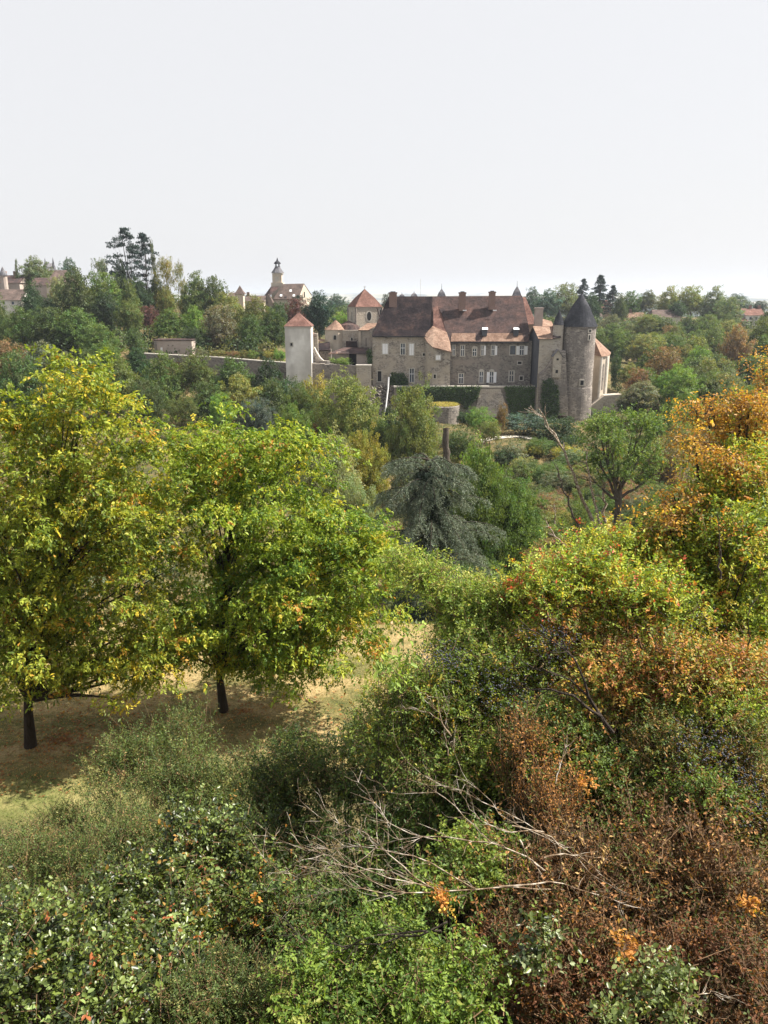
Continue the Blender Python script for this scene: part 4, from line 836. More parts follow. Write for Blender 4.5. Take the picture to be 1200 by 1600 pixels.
for nm, kind, seeds, ncl, per, cr, leaf, nl, mt in (
        ('tuft', 'shrub', (20, 21), 120, 16, .09, .05, 4, 'leaf'),
        ('round', 'round', (1, 2, 3), 520, 26, .062, .032, 14, 'leaf'), ('fine', 'round', (4, 5), 1100, 44, .05, .019, 30, 'leaf'), ('shrub', 'shrub', (6, 7, 8), 260, 22, .075, .04, 8, 'leaf'),
        ('finebush', 'shrub', (9, 10), 700, 32, .05, .02, 20, 'leaf'),
        ('airy', 'airy', (11, 12), 420, 12, .05, .028, 40, 'leaf'), ('tall', 'tall', (13, 14), 320, 24, .06, .032, 16, 'leaf'), ('column', 'column', (15,), 260, 26, .08, .035, 6, 'leaf'),
        ('fir', 'fir', (16, 17), 560, 16, .05, .03, 26, 'needle'), ('cedar', 'cedar', (18, 19), 420, 14, .055, .028, 40, 'needle')):
    PR[nm] = []
    for sd_ in seeds:
        c, cen = proto_crown('crown', sd_, ncl, per, cr, leaf, kind, mt); PR[nm].append((c, proto_trunk('trunk', sd_, cen, nl, .022 if nm != 'fir' else .03, .9 if nm in ('fir', 'cedar', 'tall') else .7)))
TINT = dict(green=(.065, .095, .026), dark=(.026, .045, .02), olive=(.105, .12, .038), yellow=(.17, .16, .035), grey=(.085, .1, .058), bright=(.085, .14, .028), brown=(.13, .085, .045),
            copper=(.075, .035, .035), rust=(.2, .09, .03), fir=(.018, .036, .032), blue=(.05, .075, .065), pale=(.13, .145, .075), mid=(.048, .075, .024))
TN = [0]
def tree(kind, x0, y0, x1, y1, D, tint, label, cat='tree', group=None, name=None, full=True):
    TN[0] += 1; rng = np.random.default_rng(900 + TN[0]); v = PR[kind][TN[0] % len(PR[kind])]
    p = P((x0 + x1) / 2, y1, D); top = P((x0 + x1) / 2, y0, D)[2]; bot = p[2]; wd = (x1 - x0) * SCL((y0 + y1) / 2, D); H = top - bot
    gz = float(hgt(p[0], D)); loc = (p[0], D, min(gz, bot))
    t = thing(name or {'fir': 'fir_tree', 'cedar': 'conifer_tree', 'shrub': 'shrub', 'finebush': 'shrub', 'column': 'cypress_tree'}.get(kind, 'tree'), loc, label, cat, group)
    if bot > gz + 2.5 and kind not in ('fir', 'cedar'): bot2 = max(gz, bot - H * .6); H = top - bot2; bot = bot2
    dz = bot - loc[2]; rz = rng.uniform(0, 6.3)
    c = obj('crown', v[0], None, t); c.location = (0, 0, dz); c.scale = (wd * 1.28, wd * 1.28, H * (1.0 if kind in ('fir', 'cedar') else 1.13)); c.rotation_euler = (0, 0, rz)
    b = np.array(TINT[tint]) * rng.uniform(.88, 1.14); c.color = (*(b * (1 + rng.normal(size=3) * .06)), 1)
    if full:
        r = obj('trunk', v[1], None, t); r.location = (0, 0, dz); r.scale = (wd, wd, H); r.rotation_euler = (0, 0, rz)
    return t
T = tree
# left hill, from the skyline down
T('round', 32, 446, 73, 487, 196, 'dark', 'small dark round tree right in front of the long house at upper left')
T('round', 80, 437, 108, 484, 200, 'pale', 'soft pale green tree against the right side of the hipped pavilion')
T('round', 40, 405, 84, 440, 232, 'grey', 'hazy grey-green spreading tree below the two thin pinnacles')
T('tall', 24, 410, 33, 436, 228, 'grey', 'tiny slender pointed tree near the left edge of the skyline')
T('round', 95, 409, 126, 452, 222, 'blue', 'bluish dark tree with a ragged top right of the hipped pavilion')
T('round', 96, 425, 150, 492, 190, 'mid', 'big rounded dark tree right of the pale green one at upper left')
T('airy', 146, 405, 182, 455, 220, 'grey', 'thin-crowned grey tree left of the tall twin conifers')
T('round', 140, 430, 192, 498, 196, 'green', 'broad mid-green tree below the thin-crowned grey one')
T('round', 176, 412, 200, 460, 212, 'dark', 'dark tree tucked against the left of the tall twin conifers')
T('cedar', 172, 355, 236, 478, 214, 'fir', 'tallest conifer on the skyline, open tiered branches, left of its twin')
T('cedar', 208, 364, 258, 480, 216, 'fir', 'second tall tiered conifer, right of the tallest one')
T('tall', 238, 391, 251, 474, 215, 'grey', 'very thin dark tree with a knob of leaves on top, right of the twin conifers')
T('airy', 246, 402, 276, 476, 212, 'yellow', 'thin yellowish tree right of the conifers')
T('airy', 274, 416, 299, 476, 212, 'pale', 'pale sparse tree standing apart on the skyline')
T('round', 205, 438, 240, 484, 206, 'dark', 'dark rounded tree at the feet of the twin conifers')
T('round', 186, 444, 224, 492, 190, 'green', 'leafy green tree below the twin conifers')
T('round', 218, 480, 248, 514, 186, 'copper', 'copper-red small tree below the thin yellowish one')
T('round', 250, 452, 276, 486, 200, 'olive', 'olive small tree below the thin yellowish tree')
T('round', 285, 432, 330, 484, 205, 'green', 'full green tree on the skyline right of the pale sparse tree')
T('round', 318, 437, 356, 484, 206, 'mid', 'darker green tree with spiky top sloping down toward the pointed turret')
T('round', 334, 462, 388, 506, 192, 'olive', 'yellow-green round tree below the pointed turret')
T('round', 378, 468, 428, 534, 186, 'olive', 'broad olive tree in front of the parish church nave')
T('round', 317, 482, 378, 556, 172, 'grey', 'large grey-green tree in the middle of the left wooded slope')
T('round', 288, 482, 322, 534, 180, 'bright', 'bright green tree left of the large grey-green one')
T('round', 244, 486, 288, 534, 178, 'green', 'mid-green tree above the pinkish garden building')
T('round', 280, 515, 330, 556, 168, 'dark', 'dark tree right behind the pinkish garden building')
T('round', 370, 496, 412, 552, 168, 'mid', 'bluish-green tree left of the square tower, above the garden wall')
T('round', 405, 486, 449, 545, 172, 'mid', 'dark green tree just left of the square tower roof')
T('round', 446, 470, 484, 508, 200, 'copper', 'very dark purple-leaved tree behind the square tower roof')
T('round', 478, 461, 524, 530, 190, 'fir', 'blackish tree between the square tower and the abbey church')
T('fine', 704, 714, 800, 870, 57, 'green', 'tall full green tree standing against the right side of the grey cedar')
T('cedar', 452, 461, 482, 478, 225, 'fir', 'small black flat-topped cedar below the parish church gable')
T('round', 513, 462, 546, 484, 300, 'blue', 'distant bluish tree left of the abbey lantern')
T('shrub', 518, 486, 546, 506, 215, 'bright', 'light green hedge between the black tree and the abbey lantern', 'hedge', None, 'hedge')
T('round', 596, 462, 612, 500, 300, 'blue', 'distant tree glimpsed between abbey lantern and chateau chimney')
T('round', 186, 474, 228, 524, 178, 'green', 'rounded leafy tree below the copper-red one, left side')
T('round', 14, 484, 62, 544, 168, 'green', 'first of three merging broad crowns under the long house, at left')
T('round', 48, 484, 108, 548, 166, 'mid', 'middle of three merging broad crowns under the hipped pavilion')
T('round', 94, 486, 158, 552, 165, 'green', 'right one of three merging broad crowns on the left slope')
T('round', 134, 511, 188, 564, 156, 'green', 'light-topped round tree above the top of the yellowing walnut')
T('round', -16, 458, 16, 545, 175, 'mid', 'dark tree cut by the left edge under the long house')
T('round', 150, 460, 192, 520, 185, 'dark', 'dark tree hollow in the middle of the left slope')
T('tall', 193, 518, 234, 584, 158, 'mid', 'tall ivy-dark tree left of the end of the garden wall')
T('round', -12, 537, 42, 590, 148, 'brown', 'brownish-grey thin tree at the left edge above the walnut')
T('round', 38, 538, 96, 580, 146, 'grey', 'greyish tree behind the crown top of the yellowing walnut')
T('round', 150, 545, 205, 600, 143, 'green', 'green tree just behind the right shoulder of the yellowing walnut')
# more of the left slope
for a in ((0, 556, 66, 625, 128, 'mid', 'dark bushy tree low on the left slope, at the left edge behind the walnut top'), (150, 568, 214, 630, 128, 'green', 'bushy tree seen between the walnut top and the garden wall, lower left slope'),
          (196, 548, 240, 600, 150, 'dark', 'dark ivy-clad tree standing at the left end of the garden wall'), (200, 600, 262, 660, 112, 'mid', 'dark green tree between the two walnut crowns'),
          (60, 560, 124, 620, 132, 'green', 'green tree behind the left shoulder of the yellowing walnut'), (110, 552, 170, 610, 138, 'mid', 'dark tree directly behind the tip of the yellowing walnut'),
          (300, 600, 350, 640, 128, 'mid', 'low green tree behind the bright round bush'), (340, 590, 400, 640, 130, 'olive', 'olive tree just above the bright round bush'), (398, 600, 460, 655, 126, 'mid', 'dark green tree below the foot of the square tower'),
          (430, 640, 490, 710, 98, 'green', 'green tree touching the right shoulder of the green walnut'), (590, 640, 625, 700, 120, 'dark', 'dark bush in the hollow below the white pipe'), (556, 660, 620, 720, 98, 'mid', 'dark green bush right of the largest pale green round tree'),
          (236, 440, 262, 482, 214, 'mid', 'green tree filling the gap right of the twin conifers'), (300, 440, 322, 480, 210, 'dark', 'darker green tree between the pale sparse tree and the full green tree'), (60, 470, 100, 500, 188, 'dark', 'dark tree below the hipped pavilion'),
          (350, 470, 372, 500, 205, 'mid', 'dark green tree below the small pointed turret'), (422, 476, 452, 520, 190, 'dark', 'dark green tree under the parish church, left of the purple-leaved tree')):
    T('round' if a[4] > 115 else 'fine', *a)
# under the garden wall
T('round', 234, 556, 288, 634, 140, 'green', 'big rounded tree under the left end of the garden wall')
T('round', 280, 558, 336, 616, 143, 'green', 'rounded tree under the garden wall, second from its left end')
T('round', 338, 564, 402, 624, 141, 'mid', 'loose green tree under the middle of the garden wall')
T('round', 394, 568, 452, 626, 140, 'dark', 'dark tree against the foot of the square tower')
T('finebush', 330, 611, 365, 645, 118, 'bright', 'neat round bright bush behind the top of the green walnut', 'bush', None, 'bush')
T('finebush', 262, 614, 306, 650, 120, 'green', 'green bush between the two walnut crowns', 'bush', None, 'bush')
T('finebush', 372, 618, 432, 664, 118, 'blue', 'grey-blue bushy thicket behind the green walnut top', 'bush', None, 'bush')
T('shrub', 470, 578, 512, 622, 143, 'yellow', 'yellowish small tree in front of the rough rampart', 'tree')
T('shrub', 418, 590, 470, 625, 136, 'dark', 'dark low bush at the base of the pale square tower', 'bush', None, 'bush')
for i, (a, b, c, d, tn) in enumerate(((372, 546, 392, 562, 'olive'), (388, 545, 404, 563, 'bright'), (404, 548, 414, 562, 'dark'), (412, 546, 430, 565, 'yellow'), (428, 543, 446, 566, 'bright'), (354, 548, 374, 561, 'brown'), (330, 546, 352, 560, 'olive'), (306, 543, 324, 560, 'grey'))):
    T('shrub', a, b, c, d, 158 - i * .2, tn, 'small garden shrub growing just above the coping of the long garden wall', 'shrub', 'garden shrubs above the garden wall')
T('shrub', 516, 558, 548, 568, 150.6, 'bright', 'bright green creeper cushion on top of the rough rampart', 'creeper', None, 'creeper')
T('fine', 446, 608, 500, 676, 108, 'green', 'round green tree below the square tower, left of the largest one')
T('fine', 490, 598, 598, 700, 102, 'olive', 'largest pale green round tree below the rampart and rocks')
T('fine', 604, 616, 686, 735, 96, 'olive', 'tall olive tree in front of the bastion and ivied wall')
T('shrub', 470, 655, 500, 690, 100, 'rust', 'small rusty dead bush at the foot of the round green tree', 'bush', None, 'bush')
T('fine', 528, 684, 600, 775, 76, 'yellow', 'yellow-green tree just behind the pale crown left of the cedar')
T('fine', 458, 694, 560, 835, 66, 'pale', 'large soft pale green tree left of the grey cedar')
T('fine', 520, 760, 592, 860, 62, 'pale', 'lower pale green crown touching the left side of the grey cedar')
T('fine', 700, 716, 790, 880, 60, 'bright', 'green tree directly right of the grey weeping cedar')
T('fine', 755, 760, 838, 915, 58, 'green', 'second green tree right of the cedar, lower and further right')
T('shrub', 700, 668, 745, 716, 108, 'mid', 'dark green bush right of the dead stump', 'bush', None, 'bush')
T('finebush', 733, 634, 774, 678, 122, 'bright', 'bright bush under the stone buttress of the terrace wall', 'bush', None, 'bush')
T('shrub', 752, 655, 782, 690, 118, 'olive', 'little yellowish bush beside the pale path', 'bush', None, 'bush')
T('shrub', 776, 628, 792, 676, 124, 'brown', 'thin brownish sapling against the ivied wall', 'sapling', None, 'sapling')
T('shrub', 786, 640, 850, 676, 132, 'blue', 'bluish-dark shrubbery along the foot of the ivied wall', 'bush', None, 'bush')
T('shrub', 840, 650, 905, 690, 128, 'dark', 'dark shrubbery below the round tower', 'bush', None, 'bush')
T('shrub', 715, 640, 745, 668, 126, 'dark', 'dark bush between the bastion and the bright bush', 'bush', None, 'bush')
# scrubby slope in front of the chateau
rg = np.random.default_rng(31); gp = []
for i in range(125):
    px = rg.uniform(690, 1060); py = rg.uniform(692, 862)
    if py < 705 and px < 820: continue
    w_ = rg.uniform(34, 64) * (.65 + (py - 690) / 260); h_ = w_ * rg.uniform(.6, .95)
    D = np.interp(py, [680, 700, 750, 800, 860], [128, 118, 98, 82, 70]); tn = rg.choice(['olive', 'mid', 'grey', 'brown', 'green', 'yellow', 'dark'], p=[.24, .22, .12, .07, .22, .05, .08])
    gp.append((px, py, w_, h_, D, tn))
for px, py, w_, h_, D, tn in sorted(gp, key=lambda a: a[1]):
    T('finebush' if D < 100 else 'shrub', px - w_ / 2, py - h_ * .6, px + w_ / 2, py + h_ * .4, D, tn, 'scrubby bush on the dry slope between the pale path and the forked tree', 'shrub', 'scrub bushes on the slope below the chateau', full=False)
for i in range(150):
    px = rg.uniform(715, 1010); py = rg.uniform(690, 850); D = np.interp(py, [680, 700, 750, 800, 860], [128, 118, 98, 82, 70]); w_ = rg.uniform(9, 22) * (.6 + (py - 690) / 200); h_ = w_ * rg.uniform(.6, .9)
    if 745 < px < 865 and py < 697: continue
    T('tuft', px - w_ / 2, py - h_ * .6, px + w_ / 2, py + h_ * .4, D, rg.choice(['olive', 'mid', 'rust', 'brown', 'yellow', 'grey'], p=[.25, .18, .1, .22, .1, .15]), 'small tuft-like bush on the dry slope below the chateau', 'small bush', 'small tufty bushes on the slope below the chateau', 'small_bush', full=False)
# right hillside
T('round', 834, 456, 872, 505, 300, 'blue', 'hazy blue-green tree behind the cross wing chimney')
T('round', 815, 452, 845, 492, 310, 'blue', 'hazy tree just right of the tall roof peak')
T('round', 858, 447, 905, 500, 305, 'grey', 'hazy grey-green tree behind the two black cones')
T('fir', 892, 436, 926, 484, 310, 'fir', 'left, smaller of the dark firs right of the round tower')
T('fir', 914, 430, 956, 490, 308, 'fir', 'tallest dark fir right of the round tower')
T('fir', 938, 446, 972, 490, 308, 'fir', 'right, lower dark fir beside the brownish-roofed house')
T('round', 914, 461, 940, 490, 290, 'dark', 'dark green ball-shaped tree above the white cottage')
T('round', 956, 462, 980, 490, 292, 'mid', 'dark tree left of the hillside above the orange-roofed farm')
T('round', 970, 458, 1000, 492, 298, 'mid', 'green tree above the orange-roofed farm')
T('round', 992, 456, 1022, 492, 300, 'grey', 'greyish tree between farm and wide pale house, behind')
T('round', 1024, 452, 1062, 492, 302, 'olive', 'broad hazy tree behind the wide pale house')
T('round', 1055, 450, 1096, 494, 300, 'olive', 'taller hazy tree right of the wide pale house with a tuft on top')
T('round', 1045, 472, 1070, 497, 288, 'dark', 'small dark green tree against the right end of the wide pale house')
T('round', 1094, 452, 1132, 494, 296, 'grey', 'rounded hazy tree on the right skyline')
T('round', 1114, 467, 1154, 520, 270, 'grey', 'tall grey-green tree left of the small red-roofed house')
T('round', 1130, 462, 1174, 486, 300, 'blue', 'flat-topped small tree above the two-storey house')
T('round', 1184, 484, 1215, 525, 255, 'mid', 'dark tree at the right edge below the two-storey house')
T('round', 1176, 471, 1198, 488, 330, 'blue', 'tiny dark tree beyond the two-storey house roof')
T('round', 932, 494, 968, 530, 270, 'grey', 'soft grey-green tree below the white cottage')
T('round', 962, 508, 1002, 545, 255, 'grey', 'soft tree below the orange-roofed farm')
T('round', 1000, 503, 1036, 545, 258, 'green', 'green tree below the gap between the two farms')
T('round', 1034, 506, 1066, 548, 254, 'mid', 'dark green tree below the wide pale house')
T('round', 1058, 496, 1092, 532, 262, 'mid', 'darker tree right of the wide pale house')
T('round', 1086, 494, 1120, 530, 262, 'green', 'green tree below the tiny pink house')
T('round', 924, 519, 952, 562, 215, 'green', 'round green tree directly right of the chapel end roof')
T('round', 946, 519, 980, 566, 213, 'green', 'second round green tree right of the chapel end roof')
T('round', 974, 524, 1012, 568, 212, 'mid', 'third tree in the row right of the chapel end, darker')
T('round', 1008, 522, 1042, 562, 215, 'olive', 'olive tree at the end of the row right of the chapel end')
T('round', 1056, 530, 1114, 572, 196, 'olive', 'wide olive tree in the middle of the right slope')
T('round', 1096, 514, 1130, 550, 205, 'green', 'green tree above the wide olive one')
T('round', 1124, 514, 1168, 566, 190, 'brown', 'reddish-brown tree on the right slope')
T('round', 1160, 505, 1210, 560, 195, 'green', 'green tree at the right edge of the slope')
T('round', 1010, 546, 1064, 592, 172, 'brown', 'brownish-olive tree right of the dark cypress')
T('round', 1086, 556, 1134, 600, 168, 'mid', 'dark green tree below the reddish-brown one')
T('round', 1140, 560, 1200, 606, 165, 'green', 'green tree partly behind the orange foliage at right')
T('column', 949, 558, 972, 614, 168, 'dark', 'dark clipped cypress just right of the chapel end')
T('round', 970, 570, 1000, 612, 165, 'olive', 'yellow-olive tree right of the dark cypress')
T('round', 986, 580, 1032, 628, 150, 'green', 'green tree above the dead-topped one on the right slope')
T('round', 1026, 582, 1082, 634, 146, 'bright', 'bright green broad tree left of the orange foliage')
T('round', 1078, 588, 1140, 640, 142, 'green', 'green broad tree behind the orange foliage')
T('round', 966, 612, 1008, 646, 140, 'dark', 'dark bush at the end of the pale stone ramp', 'bush')
T('shrub', 1008, 622, 1070, 680, 124, 'green', 'green thicket behind the left tip of the orange foliage', 'bush', None, 'bush')
T('shrub', 1040, 660, 1090, 720, 108, 'olive', 'olive thicket below the left tip of the orange foliage', 'bush', None, 'bush')
T('shrub', 1000, 680, 1060, 760, 96, 'brown', 'dry brownish thicket right of the forked green tree', 'bush', None, 'bush')
T('finebush', 985, 780, 1040, 850, 66, 'mid', 'dark thicket right of the forked trunk base', 'bush', None, 'bush')
T('finebush', 868, 770, 930, 850, 68, 'green', 'green thicket around the dead leaning stems', 'bush', None, 'bush')
T('finebush', 820, 845, 905, 930, 55, 'brown', 'pinkish-brown leafless thicket right of the green trees by the cedar', 'bush', None, 'bush')
T('finebush', 700, 870, 790, 960, 47, 'mid', 'dark undergrowth below the two green trees right of the cedar', 'bush', None, 'bush')
for i in range(46):
    px = rg.uniform(960, 1210); py = rg.uniform(505, 640); D = np.interp(py, [500, 560, 600, 640], [262, 185, 150, 128]) + rg.normal() * 3; w_ = rg.uniform(34, 60) * (.7 + (py - 500) / 300)
    if px < 985 and py > 560: continue
    T('round', px - w_ / 2, py - w_ * .45, px + w_ / 2, py + w_ * .35, D, rg.choice(['green', 'mid', 'olive', 'grey', 'brown', 'bright'], p=[.3, .26, .14, .12, .08, .1]), 'rounded tree among the close-packed crowns on the slope right of the chateau', 'tree', 'close-packed trees on the right slope', full=False)
# wooded background that reads as one mass (filling between the individual trees)
def mass(name, label, spots, size, leaf, pal, seed):
    rng = np.random.default_rng(seed); c = np.array(spots); n = len(c); per = 200
    d = unit(n * per, rng); q = np.repeat(c, per, 0) + d * np.array([1, 1, .8]) * size * rng.uniform(.5, 1, (n * per, 1))
    C = np.repeat(palette(pal, n, rng), per, 0) * rng.uniform(.7, 1.3, (n * per, 1))
    me = leafmesh(name, q, nrm(rng.normal(size=q.shape)), nrm(d + Z3 * .5), np.full(n * per, leaf) * rng.uniform(.6, 1.3, n * per), .7, C)
    o = obj(name, me, M['leaf']); tag(o, label, 'wood'); o['kind'] = 'stuff'; return o
rng = np.random.default_rng(77); sp_ = []
while len(sp_) < 900:
    D = rng.uniform(140, 300); u = rng.uniform(-.62, .62)
    if -.14 < u < .32 and D < 225: continue
    if u < -.12 and (D < 160): continue
    x = u * D; z = float(hgt(x, D)); pz = (12.5 - z) / D
    sp_.append((x, D, z + rng.uniform(.4, 2.4)))
mass('far_undergrowth', 'dense green undergrowth between the trees of both far slopes', sp_, 2.6, .55, [(.03, .05, .022, 3), (.05, .075, .025, 3), (.075, .08, .03, 1.5)], 5)
sp_ = []
while len(sp_) < 620:
    D = rng.uniform(46, 138); u = rng.uniform(-.6, .6); x = u * D
    if -.02 < u < .33 and D > 118: continue
    sp_.append((x, D, float(hgt(x, D)) + rng.uniform(0, .7)))
mass('valley_scrub', 'low scrub covering the valley floor and the slope up to the walls', sp_, 1.5, .26, [(.04, .055, .022, 3), (.07, .08, .028, 3), (.12, .1, .045, 2), (.17, .12, .06, 1)], 6)
sp_ = []
for i in range(520):
    D = rng.uniform(650, 2600); u = rng.uniform(-.6, .6); row = math.floor(u * 8 + D * .004)
    sp_.append((u * D, D + 40 * math.sin(row), float(hgt(u * D, D)) + 2))
def farwood(spots):
    rng = np.random.default_rng(8); c = np.array(spots); per = 40; n = len(c); d = unit(n * per, rng); sz = (c[:, 1] * .008 + 3)
    q = np.repeat(c, per, 0) + d * np.repeat(sz, per)[:, None] * np.array([2.2, 1, .7]) * rng.uniform(.3, 1, (n * per, 1))
    o = obj('far_woods', leafmesh('far_woods', q, unit(n * per, rng), nrm(d + Z3), np.repeat(sz, per) * .7, .7, np.tile((.03, .05, .03), (n * per, 1)) * rng.uniform(.7, 1.3, (n * per, 1))), M['leaf'])
    tag(o, 'hazy hedgerows and copses on the far plain', 'woods'); o['kind'] = 'stuff'
farwood(sp_)

rng = np.random.default_rng(71); n = 90000; y = 28 + (150 - 28) * rng.uniform(0, 1, n) ** .75; x = rng.uniform(-.58, .58, n) * y; gn = np.sin(x * .35) * np.cos(y * .28) + .6 * np.sin(x * .8 + y * .5)
C = np.where((gn + rng.normal(size=n) * .5 > .1)[:, None], palette([(.2, .15, .07, 3), (.26, .18, .1, 2), (.14, .13, .05, 2)], n, rng), palette([(.05, .07, .025, 3), (.08, .1, .035, 2)], n, rng)) * rng.uniform(.7, 1.25, (n, 1))
o = obj('slope_grass', leafmesh('slope_grass', np.stack([x, y, hgt(x, y) - .02], 1), nrm(rng.normal(size=(n, 3)) * .7 + Z3), unit(n, rng), rng.uniform(.12, .4, n), .5, C), M['leaf']); tag(o, 'rough dry grass and herbs on the valley slopes', 'grass', kind='stuff')
# --- ivy on the walls
def ivy(label, pts, y, n, pal, th=.35, leaf=.22):
    """pts: photo outline polygon on the plane y"""
    rng = np.random.default_rng(n); poly = [(XX(a, b, y), ZZ(b, y)) for a, b in pts]; xs = [p[0] for p in poly]; zs = [p[1] for p in poly]
    Q = np.stack([rng.uniform(min(xs), max(xs), n * 3), rng.uniform(min(zs), max(zs), n * 3)], 1); Q = Q + 0
    ins = np.zeros(len(Q), bool); j = len(poly) - 1
    for i in range(len(poly)):
        xi, zi = poly[i]; xj, zj = poly[j]
        ins ^= ((zi > Q[:, 1]) != (zj > Q[:, 1])) & (Q[:, 0] < (xj - xi) * (Q[:, 1] - zi) / (zj - zi + 1e-9) + xi); j = i
    Q = Q[ins][:n]; Q = Q + rng.normal(size=Q.shape) * .12; m = len(Q); lump = .5 + .5 * np.sin(Q[:, 0] * 2.1 + np.sin(Q[:, 1] * 2.7) * 1.5)
    p = np.stack([Q[:, 0], y - .05 - rng.uniform(0, th, m) * (.4 + lump), Q[:, 1]], 1)
    C = palette(pal, m, rng) * rng.uniform(.65, 1.35, (m, 1))
    o = bpy.data.objects.new('x', None); bpy.data.objects.remove(o)
    c = p.mean(0); o = obj('ivy', leafmesh('ivy', p - c, nrm(rng.normal(size=(m, 3)) * .6 - Z3 * .8), nrm(rng.normal(size=(m, 3)) * .4 + np.array([0, -1, .4])), leaf * rng.uniform(.7, 1.3, m), .8, C), M['leaf'], loc=tuple(c))
    tag(o, label, 'ivy')
IV = [(.022, .045, .018, 3), (.035, .065, .022, 3), (.055, .085, .025, 1)]
ivy('dark ivy draped over the left half of the terrace wall', [(620, 604), (751, 603), (745, 622), (728, 640), (718, 628), (690, 629), (672, 634), (650, 626), (622, 617)], 146.1, 7000, IV)
ivy('brighter green ivy on the terrace wall right of the stone buttress', [(788, 603), (842, 603), (846, 640), (838, 665), (820, 640), (812, 658), (800, 648), (792, 625)], 146.0, 5200, [(.035, .065, .02, 3), (.05, .09, .025, 3)])
ivy('dark column of ivy climbing the buttress left of the round tower', [(848, 596), (860, 590), (872, 605), (874, 640), (866, 662), (850, 658), (845, 625)], 143.2, 3600, IV)
ivy('ivy hanging around the dark arch at the chateau foot', [(607, 592), (612, 582), (630, 583), (637, 592), (637, 604), (610, 603)], 149.7, 1500, IV, .25)
ivy('dark green creeper on the court corner beside the abbey chapel', [(573, 548), (580, 545), (581, 566), (575, 568)], 149.9, 500, IV, .4)
dg = np.random.default_rng(3); n = 2200; a = dg.uniform(0, 6.3, n); r = dg.uniform(0, 1, n) ** .5 * 2.7
o = obj('dry_grass', leafmesh('dry_grass', np.stack([np.cos(a) * r, np.sin(a) * r, 0 * r], 1), nrm(dg.normal(size=(n, 3)) * .5 + Z3), unit(n, dg), dg.uniform(.2, .5, n), .3, palette([(.3, .25, .09, 2), (.2, .2, .06, 1)], n, dg)), M['leaf'], loc=(xb, 143, ZZ(635, 141)))
tag(o, 'tuft of dry yellow grass covering the top of the bastion', 'grass')

# --- pale path and stump
a = [hit(x, y) for x, y in ((752, 690), (770, 686), (790, 684), (812, 683), (835, 688), (858, 694))]
mb = MB()
for p, r in zip(a[:-1], a[1:]):
    w0 = np.array([0, 1.1, 0]); q = []
    for v in (p - w0, r - w0, r + w0, p + w0): q.append((v[0], v[1], float(hgt(v[0], v[1])) + .12))
    mb.poly(q)
struct(mb.build('path', M['pathm']), 'short pale gravel path on the slope below the terrace wall', 'path')
b = P(698, 730, 92); tp = P(696.5, 668, 92); rng = np.random.default_rng(5)
k = 9; tt = np.linspace(0, 1, k)[:, None]; pts = (tp - b) * tt + rng.normal(size=(k, 3)) * .05; pts[0] = 0
s_ = obj('dead_stump', tubes('dead_stump', pts[None], (np.linspace(.46, .36, k) * rng.uniform(.9, 1.15, k))[None], 9), M['bark'], loc=tuple(b)); tag(s_, 'tall bare grey dead trunk broken off right of the olive tree', 'dead trunk')

